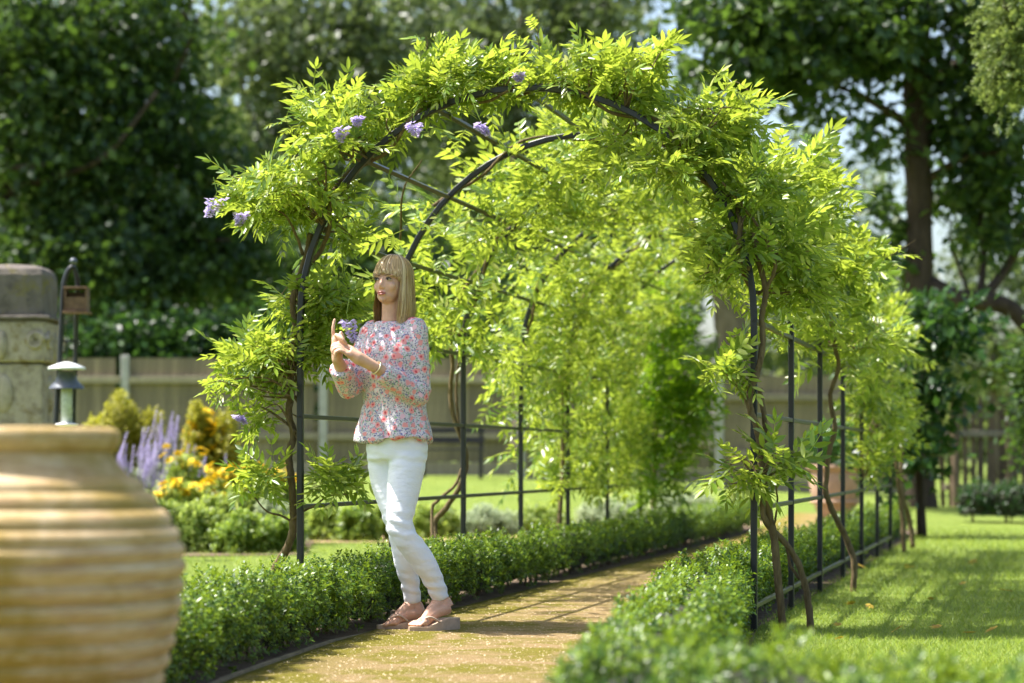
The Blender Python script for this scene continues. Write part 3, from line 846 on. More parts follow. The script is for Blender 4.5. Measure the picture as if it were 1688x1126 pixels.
VR0.stem([at(1240, 690, 10.68), at(1228, 660, 10.64), at(1210, 630, 10.6), at(1185, 605, 10.58)], .005, .002, 'branch')
for a in [(930,128,.15,72,38,.30,95),(1030,135,.1,78,46,.30,120),(985,92,0,50,18,.22,24),(1070,96,.05,30,20,.2,18),(1165,205,.1,72,66,.30,140),(1215,190,.2,40,40,.25,40),(1110,262,-.05,78,42,.25,85),
          (1035,240,.35,58,36,.28,45),(1235,310,.1,78,58,.30,130),(1195,395,0,66,46,.26,75),(1285,415,.2,78,48,.30,95),(1180,452,-.1,42,24,.2,24),(1325,480,.35,55,30,.26,40)]:
    VR0.pxclump(a[0], a[1], a[2], a[3]*.92, a[4]*.86, a[5], int(a[6]*.74), size=.20)
VR0.pxclump(1215,775,-.08,46,34,.18,17, size=.25, anchor=at(1258,800,10.66), up=.35, out=1.0)
VR0.pxclump(1290,755,-.08,38,34,.18,16, size=.25, anchor=at(1262,780,10.66), up=.6, out=1.0)
VR0.pxclump(1190,602,-.1,42,18,.16,16, size=.22, anchor=at(1240,640,10.66), twigs=2)
VR0.pxclump(1225,590,-.05,22,30,.14,10, size=.2, anchor=None)
VR0.whip([at(890,90,10.7), at(886,50,10.65), at(889,14,10.6)], 3, .12, .002)
VR0.whip([at(1075,110,10.6), at(1090,85,10.6), at(1105,80,10.6)], 3, .14)
VR0.whip([at(1185,160,10.6), at(1210,135,10.55), at(1235,150,10.5)], 4, .16)
VR0.finish(300)

# --- clothing of the other hoops: a shell of leaves over the tunnel, shared out between the vines rooted there
def zmin_left(v): return float(np.interp(v, [0, 3.2, 4.5, 5.4, 9.6], [1.5, 1.46, 1.28, .62, .45]))
def zmin_right(v): return float(np.interp(v, [0, 1.6, 3, 5, 7, 9.6], [1.6, 1.5, 1.32, 1.12, .95, .9]))
def shell(n):
    out = []
    arc = math.pi*HR
    while len(out) < n:
        v = random.uniform(.35, 9.75); s = random.uniform(-1.0, arc+1.0)
        if s < 0: u, z, N = -HR, HZ+s, Vector((-1, 0, 0)); ang = -1
        elif s > arc: u, z, N = HR, HZ-(s-arc), Vector((1, 0, 0)); ang = 181
        else:
            ang = math.degrees(s/HR); u, z = hoop_pt(ang); N = Vector((u/HR, 0, (z-HZ)/HR))
        wob = .16*noise.noise(Vector((v*1.7, s*1.7, 3)))
        if ang < 0 and z < zmin_left(v)+wob: continue
        if ang > 180 and z < zmin_right(v)+wob: continue
        dens = 1.0
        if v < 1.9 and ang < 52: dens = .06
        elif v < 1.7 and ang < 100: dens = .36
        elif v < 2.3 and ang < 35: dens = .45
        dens *= np.clip(.58 + 1.9*noise.noise(Vector((v*1.1+5, s*1.3, 0))), .04, 1)
        if ang > 95: dens *= .5
        if random.random() > dens: continue
        if ang > 60: N = (N + Vector((0, 0, .35))).normalized()
        h = random.uniform(-.16, .24)
        out.append((u + N.x*h, v, z + N.z*h, N))
    return out
back = {'L2': ('wisteria clothing the second and third hoops behind the woman', T(-1.15, 3.15), True, .0),
        'L4': ('wisteria hanging from the hoops past the fence side of the path', T(-1.12, 6.3), False, .0),
        'R2': ('wisteria on a single bent stem beside the second hoop on the lawn side', T(1.22, 3.0), True, .0),
        'R5': ('wisteria over the rearmost hoops beside the lawn', T(1.18, 9.3), False, .0)}
VB = {}
for k, (lab, b, hi, _) in back.items():
    VB[k] = Vine(lab, b, 'wist', hi)
SH = shell(3900)
for key in VB:
    sel = [q for q in SH if (('L' if q[0] < .1 else 'R') + (('2' if q[1] < 4.2 else '4') if q[0] < .1 else ('2' if q[1] < 4.6 else '5'))) == key]
    p = np.array([T(q[0], q[1], q[2]) for q in sel])
    Nw = np.array([(q[3].x*CS, -q[3].x*SN, q[3].z) for q in sel]); n = len(sel)
    d = Nw*.45 + RNG.normal(0, .6, (n, 3)) + UP*.12
    d[:, 2] -= np.where(p[:, 2] < 1.5, .35, 0)
    sc = .25*RNG.uniform(.65, 1.15, n); d /= np.linalg.norm(d, axis=1, keepdims=True)
    VB[key].raw(p - d*sc[:, None]*.5, d, sc, np.tile(UP, (n, 1)) + RNG.normal(0, .35, (n, 3)))
# stems
v = VB['L2']
v.stem([T(-1.15, 3.15, -.03), at(716, 872, 14.45), at(735, 838, 14.4), at(757, 805, 14.36), at(768, 770, 14.34), at(765, 735, 14.33), at(750, 695, 14.33), at(742, 650, 14.33), at(746, 600, 14.33), at(742, 560, 14.33), at(752, 500, 14.33), at(790, 440, 14.3)], .020, .010, wob=.1)
v.stem([T(-1.17, 3.0, -.03), at(712, 850, 14.3), at(722, 825, 14.3), at(750, 800, 14.32), at(762, 770, 14.33)], .010, .009, wob=.1)
v.stem([at(762, 730, 14.36), at(755, 690, 14.38), at(752, 640, 14.4), at(756, 590, 14.4), at(748, 540, 14.4)], .009, .006, wob=.2)
v.stem(hoop_path(2, 5, 110, 18, .03, 0), .011, .005, 'stem'); v.stem(hoop_path(1, 40, 120, 14, .03, 0), .009, .004, 'stem')
v.stem([T(-.95, 1.4, 1.9), T(-.8, .9, 2.1), T(-.6, .5, 2.2)], .006, .003, 'branch')
v = VB['L4']
v.stem([T(-1.12, 6.3, -.03), T(-1.10, 6.35, .4), T(-1.08, 6.38, .9), T(-1.10, 6.4, 1.4)], .020, .012)
v.stem(hoop_path(4, 2, 120, 18, .03, 1), .012, .005, 'stem'); v.stem(hoop_path(3, 10, 100, 14, .03, 2), .010, .005, 'stem')
v = VB['R2']
b2 = at(1406, 974, 14.0); b2.z = -.03
v.stem([b2, at(1408, 930, 14.0), at(1396, 890, 14.0), at(1376, 850, 13.95), at(1362, 815, 13.9), at(1362, 790, 13.9), at(1367, 745, 13.88), at(1376, 705, 13.88), at(1369, 650, 13.88), at(1382, 605, 13.86), at(1374, 560, 13.86), at(1366, 500, 13.86), at(1340, 400, 13.8)], .020, .010, wob=.12)
v.stem(hoop_path(2, 175, 80, 18, .03, 1), .012, .005, 'stem'); v.stem(hoop_path(1, 172, 90, 18, .03, 1), .010, .005, 'stem')
for a in [(1345,330,12.4,56,60,.28,52),(1395,440,13.0,46,46,.26,44),(1320,270,11.9,42,30,.26,30),(1440,560,14.0,30,32,.2,18),(1420,420,13.6,36,40,.25,28),(1300,360,11.9,46,46,.26,36)]:
    v.pxclump(*a, size=.26, absd=True)
v.whip([at(1440,530,13.8), at(1470,560,13.6), at(1495,600,13.5)], 4, .26)
v.whip([at(1420,440,13.6), at(1470,420,13.5), at(1510,395,13.4)], 4, .22)
v = VB['R5']
v.stem([T(1.18, 9.3, -.03), T(1.16, 9.3, .4), T(1.12, 9.2, .8), T(1.08, 9.3, 1.4)], .022, .013)
v.stem([at(1505, 903, 20.4), at(1500, 860, 20.4), at(1488, 820, 20.3), at(1486, 780, 20.3), at(1490, 700, 20.3)], .022, .015)
v.stem(hoop_path(4, 178, 80, 18, .03, 1), .012, .005, 'stem')
for a in [(1432,655,16.6,32,40,.26,46),(1442,765,16.8,38,32,.26,34),(1468,690,17.2,24,40,.22,24),(1470,550,17,36,36,.26,26)]:
    v.pxclump(*a, size=.25, absd=True)
VB['L2'].finish(160); VB['R2'].finish(160); VB['L4'].finish(0); VB['R5'].finish(0)
# dark leafy climber at the far end of the left side
VD = Vine('dark green leafy climber on the last hoop, fence side', T(-1.0, 9.9), 'wistd', False)
VD.stem([T(-1.0, 9.9, -.03), T(-.98, 9.9, .6), T(-.95, 9.9, 1.3), T(-.9, 9.9, 1.8)], .03, .015)
for a in [(1085,505,20.6,58,58,.4,95),(1110,600,20.6,46,70,.4,110),(1120,700,20.5,48,62,.4,110),(1085,780,20.4,46,46,.35,70),(1150,660,20.3,32,50,.3,40),(1060,650,20.4,30,70,.3,55)]:
    VD.pxclump(*a, size=.30, absd=True, anchor=None)
VD.finish(0)

# ------------------------------------------------------------------ trees
DENSE = 1.7
def crown_pts(blobs):
    """blobs: (px, py, d, rx_px, ry_px, depth_m, n) -> leaf centres gathered in small clumps"""
    P = []
    for px, py, d, rx, ry, rd, n in blobs:
        c = np.array(at(px, py, d)); k = d/FPX; rad = np.array((rx*k, rd, ry*k))
        n = int(n*DENSE); m = max(3, n//26)
        q = unit(m)*(RNG.uniform(.05, 1, m)**.45)[:, None]*rad
        cc = c + q
        per = RNG.integers(14, 40, m)
        for a, b in zip(cc, per):
            P.append(a + RNG.normal(0, 1, (b, 3))*np.array((.24, .24, .15))*RNG.uniform(.6, 1.5)*max(.6, d/42))
    return np.concatenate(P)
def tree(name, label, base, trunk, limbs, blobs, size, leaf, bark, cat='tree', grp='trees beyond the fence', crownname='crown', updir=.25):
    root = empty(name, base, label, cat, grp); b0 = Vector(base)
    if trunk:
        P = spline(trunk[0], 5); mb = MB(); mb.tube([p-b0 for p in P], lin(trunk[1], trunk[2], len(P)), 14)
        for i, q in enumerate(mb.v):
            mb.v[i] = q + Vector((noise.noise(q*2.5), noise.noise(q*2.5+Vector((9, 0, 0))), 0))*trunk[1]*.22
        mb.build('trunk', MAT[bark], root, True)
    for pts, r0, r1 in limbs:
        P = spline(pts, 5); mb = MB(); mb.tube([p-b0 for p in P], lin(r0, r1, len(P)), 8); mb.build('limb', MAT[bark], root, True)
    p = crown_pts(blobs); n = len(p)
    d = unit(n) + np.array((0, 0, -updir)); 
    V, F = scatter(CARD, p - b0, frames(d, unit(n) + UP*.9, np.zeros(n)), RNG.uniform(.65, 1.35, n)*size*1.22)
    tag(link(crownname, np_mesh(crownname, V, F), root, MAT[leaf]), kind='stuff')
    return root
def trunkline(pts, d):
    return [at(x, y, d) for x, y in pts]

# dark evergreens on the left
tree('evergreen_tree', 'tall dark evergreen tree above the fence behind the stone pillar', ground_at(30, 42),
     ([ground_at(15, 42), at(10, 500, 42), at(5, 300, 42), at(-5, 60, 42), at(0, -150, 42)], .28, .12),
     [([at(5, 320, 42), at(60, 300, 41.5), at(170, 260, 41), at(260, 150, 41)], .09, .03), ([at(0, 280, 42), at(40, 275, 41), at(90, 270, 41)], .06, .03)],
     [(30,60,42,110,110,1.6,1500),(150,120,42,110,120,1.6,1500),(40,240,42,100,110,1.5,1300),(160,300,42,100,110,1.5,1300),(60,420,41.5,110,90,1.4,1200),(190,450,41.5,80,80,1.3,900),(100,-60,42,200,80,2,900)], .15, 'dark', 'barkd')
tree('evergreen_tree', 'dark holly-like tree with slanting boughs beside the paler trees', ground_at(300, 43),
     ([ground_at(235, 43), at(225, 480, 43), at(235, 300, 43), at(270, 140, 43), at(320, -20, 43)], .16, .06),
     [([at(225, 330, 43), at(180, 380, 42), at(140, 470, 42)], .05, .02), ([at(240, 230, 43), at(300, 100, 42), at(330, 20, 42)], .06, .02), ([at(228, 420, 43), at(290, 400, 42.5), at(380, 395, 42)], .05, .02)],
     [(260,60,43,100,90,1.5,1200),(290,220,43,100,100,1.5,1300),(300,370,43,100,90,1.5,1300),(270,470,42.5,90,60,1.2,900),(370,300,43.4,70,80,1.3,700),(390,440,43.5,70,70,1.2,800)], .15, 'dark', 'barkd')
tree('shade_backing_tree', 'very dark backing tree added behind the fence for tree shade, between front hoop and woman', ground_at(560, 47),  # added dark crown: its leaf colour stands for shade inside the trees
     ([ground_at(560, 47), at(560, 600, 47), at(565, 400, 47)], .2, .1), [],
     [(440,450,47,80,80,1.4,1100),(560,430,47,90,90,1.4,1300),(660,420,47.5,90,90,1.4,1200),(500,540,46.5,120,60,1.3,1100),(640,540,46.5,90,60,1.3,900),(760,480,47.5,90,100,1.4,1000)], .15, 'dark', 'barkd')
# paler trees in the middle
tree('willow_tree', 'loose grey green tree spreading over the middle of the fence', ground_at(480, 52),
     ([ground_at(520, 52), at(520, 500, 52), at(500, 300, 52), at(470, 100, 52), at(460, -60, 52)], .18, .06),
     [([at(505, 330, 52), at(420, 200, 51), at(380, 60, 51)], .07, .02), ([at(495, 280, 52), at(580, 150, 51), at(640, 20, 51)], .07, .02)],
     [(430,60,51,110,90,1.8,1300),(560,90,51,110,100,1.8,1300),(440,210,51,100,90,1.6,1100),(560,240,51,100,90,1.6,1100),(420,330,50.5,80,70,1.4,800),(530,340,51,90,70,1.5,900),(660,60,52,90,90,1.6,900),(640,200,52,80,90,1.6,900),(500,-40,51,220,60,2,1000)], .15, 'pale', 'barkg')
tree('lime_tree', 'bright green tree rising behind the top of the arch', ground_at(860, 56),
     ([ground_at(860, 56), at(860, 500, 56), at(850, 200, 56), at(870, -60, 56)], .24, .08), 
     [([at(850, 300, 56), at(760, 150, 55), at(720, 20, 55)], .08, .03), ([at(855, 260, 56), at(960, 120, 55), at(1010, 0, 55)], .08, .03)],
     [(760,50,55,100,80,2,1100),(880,30,55,110,80,2,1100),(1000,50,55,90,80,2,900),(740,190,55,100,90,1.8,1000),(880,180,55,110,100,1.8,1000),(1010,190,55,90,100,1.8,900),(800,330,55,120,90,1.8,1000),(960,340,55,120,90,1.8,1000),(870,-60,55,220,60,2,900),(1090,300,55.5,80,110,1.6,800),(880,470,54.5,220,80,1.6,1200)], .16, 'pale', 'barkg')
# big dark tree on the right with its trunk and low bough
DR = 31.0
gR = ground_at(1517, DR)
tree('oak_tree', 'large dark tree with straight trunk and low curving bough beyond the arch', gR,
     ([gR - Vector((0, 0, .1)), at(1517, 780, DR), at(1518, 600, DR), at(1515, 400, DR), at(1514, 200, DR), at(1512, 0, DR), at(1512, -150, DR)], .215, .17),
     [([at(1530, 470, DR), at(1575, 492, DR-.2), at(1620, 497, DR-.3), at(1665, 508, DR-.3), at(1700, 545, DR-.3), at(1760, 590, DR-.4)], .14, .09),
      ([at(1622, 492, DR-.3), at(1660, 440, DR), at(1700, 370, DR), at(1740, 300, DR)], .075, .03),
      ([at(1615, 490, DR-.2), at(1622, 420, DR+.2), at(1618, 350, DR+.3), at(1640, 280, DR+.4)], .05, .02),
      ([at(1600, 490, DR-.2), at(1580, 440, DR+.2), at(1565, 390, DR+.2)], .03, .015),
      ([at(1505, 210, DR), at(1450, 175, DR-.3), at(1400, 150, DR-.5), at(1330, 130, DR-.6)], .07, .02),
      ([at(1390, 150, DR-.4), at(1370, 110, DR-.5), at(1368, 60, DR-.6), at(1385, 15, DR-.6)], .03, .02),
      ([at(1508, 120, DR), at(1400, 60, DR-.6), at(1280, 20, DR-1)], .08, .02),
      ([at(1520, 150, DR), at(1600, 90, DR-.5), at(1680, 60, DR-.6)], .08, .02), ([at(1522, 300, DR), at(1590, 260, DR-.3), at(1660, 250, DR-.4)], .06, .02)],
     [(1190,30,30,75,60,1.1,520),(1290,40,30,85,65,1.1,620),(1390,45,30,80,70,1.1,560),(1255,120,30,55,34,.9,260),(1330,108,30,60,35,.9,260),(1200,110,30.5,60,45,.9,280),(1440,100,30.2,50,36,1,230),(1480,40,30.4,70,80,1.1,520),(1580,60,30.6,80,90,1.1,640),(1660,90,30.6,80,110,1.1,640),(1590,190,31,70,70,1,460),(1660,260,31,70,90,1,520),(1590,310,31.3,60,60,1,360),(1455,225,30.6,40,45,.8,120),(1360,165,30,50,22,.7,80),(1330,200,30.5,40,30,.7,60),(1650,380,31.3,70,45,.9,300),(1462,345,31.4,26,40,.8,110),(1300,-50,30,200,50,1.6,500),(1560,-50,30.5,200,60,1.6,600),(1470,420,31.5,40,50,.8,180)], .14, 'dark', 'barkd')
# thick grey trunk seen through the right side of the arch
gT = ground_at(1225, 37.5)
tree('ash_tree', 'tree with thick grey trunk seen between the hoops', gT,
     ([gT, at(1222, 700, 37.5), at(1215, 560, 37.5), at(1200, 450, 37.5), at(1190, 300, 37.5)], .36, .26), [([at(1205, 480, 37.5), at(1260, 380, 37), at(1320, 280, 37)], .12, .04)],
     [(1180,330,38,110,70,1.4,700),(1290,340,38,90,70,1.4,600),(1130,420,38,70,60,1.2,400)], .15, 'fresh', 'barkg')
# distant paler trees at the far right
tree('field_maple', 'pale distant tree glimpsed left of the straight dark trunk', ground_at(1380, 70),
     ([ground_at(1380, 70), at(1380, 560, 70), at(1385, 380, 70)], .2, .1), [],
     [(1340,420,70,90,70,2,900),(1430,470,70,70,80,2,800),(1280,480,70,90,70,2,800),(1400,560,70,120,60,2,900),(1360,385,70,40,25,1.6,140),(1400,300,70,60,40,1.6,160),(1330,240,70,60,60,1.6,160),(1300,300,70,60,60,1.6,160),(1450,300,70,40,50,1.6,90)], .19, 'pale', 'barkg')
tree('field_maple', 'pale distant tree under the low curving bough', ground_at(1640, 66),
     ([ground_at(1640, 66), at(1640, 620, 66), at(1640, 540, 66)], .2, .1), [],
     [(1600,590,66,70,45,2,700),(1680,590,66,70,50,2,700),(1590,470,66,35,60,1.6,260),(1660,440,66,45,50,1.6,260),(1610,380,66,50,40,1.6,260),(1700,480,66,30,60,1.6,200)], .19, 'pale', 'barkg')
# dark cypress ball at the right edge, laurel above the fence, shrub behind the last hoops
gC = ground_at(1715, 27)
tree('clipped_conifer', 'dark green clipped conifer at the right edge of the paling fence', gC, ([gC, at(1715, 760, 27), at(1715, 640, 27)], .08, .05), [],
     [(1715,615,27,38,60,.28,900),(1715,700,27,36,70,.28,800)], .07, 'dark', 'barkd', cat='shrub', grp='shrubs')
for px, lab, n in ((190, 'glossy laurel bush topping the fence near the bird feeder', 900), (330, 'glossy laurel bush topping the fence, centre of three', 1000), (455, 'glossy laurel bush topping the fence behind the front hoop', 700)):
    gL = ground_at(px, 40)
    tree('laurel_bush', lab, gL, ([gL, at(px, 700, 40), at(px, 600, 40)], .05, .03), [], [(px-30,568,40,62,44,.8,n*2//3),(px+40,556,40,62,46,.8,n*2//3),(px,640,40,80,60,.7,n//2)], .13, 'ivy', 'barkd', cat='shrub', grp='laurel bushes above the fence')
gS = ground_at(1520, 23.5)
tree('elder_shrub', 'leafy green shrub spilling out behind the rearmost hoops', gS, ([gS, at(1515, 760, 23.5), at(1510, 600, 23.5)], .05, .03),
     [([at(1512, 660, 23.5), at(1540, 600, 23.4), at(1570, 560, 23.4)], .02, .01)],
     [(1505,525,23.5,46,38,.5,230),(1550,565,23.5,32,32,.5,130),(1490,620,23.5,40,50,.5,240),(1545,640,23.5,28,28,.45,90),(1515,720,23.5,36,50,.5,200),(1560,540,23.4,40,25,.4,140),(1590,520,23.4,24,16,.3,60),(1480,760,23.4,46,50,.4,300)], .10, 'ivy', 'barkd', cat='shrub', grp='shrubs')
# far wood that closes the view
def far_wood():
    P = []
    for x in np.arange(-50, 51, 2.6):
        for y in (82, 88):
            edge = sstep(3.6, 7.4, x)
            h = (17.5 + 2*math.sin(x*1.3+y))*(1-edge) + (5.2 + 1.6*math.sin(x*1.3+y))*edge
            m = int(5*h); q = unit(m)*(RNG.uniform(.1, 1, m)**.4)[:, None]*np.array((2.2, 1.6, h*.52)) + np.array((x+random.uniform(-1, 1), y, h*.5))
            for c in q: P.append(c + RNG.normal(0, .5, (11, 3)))
    P = np.concatenate(P); n = len(P)
    V, F = scatter(CARD, P, frames(unit(n), unit(n)+UP*.8, np.zeros(n)), RNG.uniform(.45, .9, n))
    tag(link('woods', np_mesh('woods', V, F), None, MAT['woods']), 'distant belt of green woodland closing the view behind the garden', 'woodland', kind='stuff')
far_wood()
# near conifer standing out of frame on the right: one pale drooping bough hangs into view
def near_conifer():
    b = Vector((5.6, 17.8, 0))
    root = empty('conifer_tree', b, 'pale feathery conifer bough hanging at the upper right corner', 'tree'); d0 = 17.0
    mb = MB().tube([Vector((0, 0, -.1)), Vector((.05, 0, 2)), Vector((0, 0, 5)), Vector((0, 0, 8.5))], [.26, .22, .16, .05], 12); mb.build('trunk', MAT['barkd'], root, True)
    P, D = [], []
    limbs = [([Vector((0, 0, 4.6)), Vector((-.5, -.3, 4.75)), at(1690, -40, d0)-b, at(1668, 60, d0)-b, at(1660, 130, d0)-b], 1500)]
    for k in range(9):
        a = R(-70 + 27*k); z = 4.6 + .42*k
        limbs.append(([Vector((0, 0, z)), Vector((math.cos(a)*.9, math.sin(a)*.9, z+.15)), Vector((math.cos(a)*1.7, math.sin(a)*1.7, z-.35))], 340))
    for pts, n in limbs:
        S = spline(pts, 6); mb = MB(); mb.tube(S, lin(.05, .012, len(S)), 6); mb.build('limb', MAT['barkd'], root, True)
        i = RNG.integers(len(S)//3, len(S), n); w = RNG.uniform(.04, .26, n)
        q = unit(n); c = np.array([S[j] for j in i])
        P.append(c + q*w[:, None]*np.array((1, 1, .9)) - UP*RNG.uniform(0, .16, n)[:, None]); D.append(q*.7 + np.array((0, 0, -.35)))
    P = np.concatenate(P); D = np.concatenate(D) + RNG.normal(0, .3, P.shape); n = len(P)
    V, F = scatter(SPRIG, P, frames(D, unit(n), np.zeros(n)), RNG.uniform(.06, .11, n))
    tag(link('crown', np_mesh('crown', V, F), root, MAT['conif']), kind='stuff')
near_conifer()

# ------------------------------------------------------------------ fences
def board_fence():
    d = 37.0; root = empty('board_fence', ground_at(-60, d), 'weathered brown board fence with concrete posts behind the flower bed', 'fence'); b = root.location.copy()
    k = d/FPX; x0 = (-130-844)*k; x1 = (1430-844)*k; bay = 3.03
    def zt(x): return gz(x, d)+.012
    H = 1.80
    bm_ = MB().box((0, 0, 0), (.118, .016, H-.22), M=Matrix.Rotation(R(4), 3, 'Z'), bev=0).mesh('board')
    rm = MB().box((0, 0, 0), (bay-.13, .075, .105), bev=.006).mesh('rail')
    gm = MB().box((0, 0, 0), (bay-.13, .05, .20), bev=.005).mesh('gravel_board')
    pm = MB().box((0, 0, 0), (.125, .10, H+.10), bev=.012).mesh('post')
    first = (533-844)*k - 3*bay
    x = first
    while x < x1:
        o = link('post', pm, root, MAT['conc']); o.location = Vector((x, d-.01, zt(x)+H/2-.02)) - b
        xc = x+bay/2
        for zz in (1.46, .60):
            o = link('rail', rm, root, MAT['rail']); o.location = Vector((xc, d-.045, zt(xc)+zz)) - b
        o = link('gravel_board', gm, root, MAT['rail']); o.location = Vector((xc, d, zt(xc)+.10)) - b
        n = int((bay-.13)/.108)
        for i in range(n):
            xx = x+.065+.054+i*.108
            o = link('board', bm_, root, MAT['fence']); o.location = Vector((xx, d+.012, zt(xc)+.21+(H-.22)/2)) - b
        x += bay
board_fence()
def paling_fence():
    d = 31.5; root = empty('paling_fence', ground_at(1560, d), 'dark split paling fence with a pale rail, right of the big trunk', 'fence'); b = root.location.copy()
    k = d/FPX; x = (1555-844)*k; x1 = (1800-844)*k
    rm = MB().box((0, 0, 0), (x1-x, .06, .085), bev=.006)
    for zz in (.95, .25):
        o = link('rail', rm.mesh('rail'), root, MAT['rail']); o.location = Vector(((x+x1)/2, d-.04, gz(x, d)+zz)) - b
    ms = []
    for q in range(5):
        w = random.uniform(.05, .085); hh = random.uniform(1.42, 1.58)
        ms.append(MB().loft([[(-w/2,-.012,0),(w/2,-.010,0),(w/2,.012,0),(-w/2,.010,0)], [(-w/2*.9,-.012,hh*.9),(w/2*.95,-.01,hh*.9),(w/2*.95,.012,hh*.9),(-w/2*.9,.01,hh*.9)], [(-w*.12,-.006,hh),(w*.12,-.006,hh),(w*.12,.006,hh),(-w*.12,.006,hh)]]).mesh('pale'))
    while x < x1:
        o = link('pale', random.choice(ms), root, MAT['paling']); o.location = Vector((x, d+.01, gz(x, d)-.03)) - b; o.rotation_euler = (0, R(random.uniform(-2, 2)), 0)
        x += random.uniform(.075, .115)
    pm = MB().tube([(0, 0, -.1), (0, 0, 1.5)], .055, 8).mesh('post')
    for px in (1575, 1665, 1760):
        o = link('post', pm, root, MAT['paling']); o.location = ground_at(px, d-.12) - b
paling_fence()

# ------------------------------------------------------------------ terracotta jar in front
def jar():
    d = 5.5; sc = FPX/d; cx = -12
    base = Vector(((cx-844)/sc, d, 0))
    root = empty('terracotta_jar', base, 'large ribbed terracotta jar in the foreground', 'jar')
    def zz(py): return CAM_H - (py-755)/sc
    def rr(px): return (px-cx)/sc
    key = [(1310, 150), (1285, 168), (1230, 200), (1160, 247), (1126, 262), (1092, 271), (1056, 281), (1017, 289), (973, 294), (930, 298), (905, 296), (886, 290), (858, 276), (834, 257), (807, 237), (783, 210), (765, 194), (752, 186), (745, 183)]
    ys = np.array([k[0] for k in key][::-1], float); xs = np.array([k[1] for k in key][::-1], float)
    groove = [783, 808, 836, 866, 893, 921, 953, 984, 1014, 1047, 1079, 1110, 1143, 1178, 1214, 1250]
    prof = []
    for py in np.arange(1310, 744, -2.0):
        r = rr(float(np.interp(py, ys, xs)))
        g = 0
        for a, b in zip(groove, groove[1:]):
            if a <= py < b:
                t = (py-a)/(b-a); g = .015*(math.sin(math.pi*t)**.6 * (1.15-.45*t)) - .005     # overlapping throwing ribs
        prof.append((r+g, zz(py)))
    body = MB()
    n = 96
    for r, z in prof:
        for k in range(n):
            a = 2*math.pi*k/n; w = 1 + .004*noise.noise(Vector((math.cos(a)*1.5, math.sin(a)*1.5, z*4)))
            body.v.append(Vector((r*w*math.cos(a), r*w*math.sin(a), z + .0012*noise.noise(Vector((math.cos(a)*2, math.sin(a)*2, z*9))))))
    for i in range(len(prof)-1):
        for k in range(n):
            a, b = i*n+k, i*n+(k+1) % n; body.f.append((a, b, b+n, a+n))
    body.f.append(tuple(range(n))[::-1])
    body.build('body', MAT['terra'], root, True)
    r0 = rr(183); rim = [(r0-.002, zz(746)), (r0+.008, zz(742)), (rr(192), zz(737)), (rr(197), zz(728)), (rr(197), zz(717)), (rr(192), zz(709)), (rr(182), zz(705)), (rr(165), zz(705)), (rr(158), zz(709)), (rr(155), zz(722)), (rr(155), zz(760)), (rr(170), zz(800)), (rr(200), zz(850))]
    MB().lathe((0, 0, 0), rim, 96, cap=False).build('rim', MAT['terra'], root, True)
    MB().lathe((0, 0, 0), [(.001, zz(800)), (.1, zz(800)), (rr(168), zz(801))], 32, cap=False).build('soil', MAT['soil'], root, True)
jar()
def far_pot():
    b = T(-.02, 16.9); d = b.y; b.z = gz(b.x, b.y)
    root = empty('terracotta_pot', b, 'pale terracotta pot standing at the far end of the path', 'plant pot')
    MB().lathe((0, 0, 0), [(.17, 0), (.20, .05), (.27, .25), (.30, .42), (.29, .50), (.27, .54), (.30, .56), (.33, .58), (.33, .62), (.29, .63), (.27, .58), (.26, .56)], 40).build('body', MAT['potfar'], root, True)
    MB().lathe((0, 0, 0), [(.275, .18), (.29, .19), (.29, .215), (.278, .225)], 40, cap=False).build('band', MAT['potfar'], root, True)
    n = 900; q = unit(n)*(RNG.uniform(.2, 1, n)**.4)[:, None]*np.array((.34, .34, .30)) + np.array((0, 0, .80))
    V, F = scatter(SPRIG, q, frames(q-np.array((0, 0, .6))+RNG.normal(0, .2, (n, 3)), unit(n), np.zeros(n)), RNG.uniform(.08, .13, n))
    g = empty('potted_shrub', b + Vector((0, 0, .60)), 'dark bushy shrub growing in the far terracotta pot', 'shrub')
    V -= np.array((0, 0, .60))
    tag(link('foliage', np_mesh('foliage', V, F), g, MAT['laurel']), kind='stuff')
    MB().tube([(0, 0, -.05), (.01, 0, .1), (0, .01, .25)], .02, 6).build('stem', MAT['stem'], g)
far_pot()

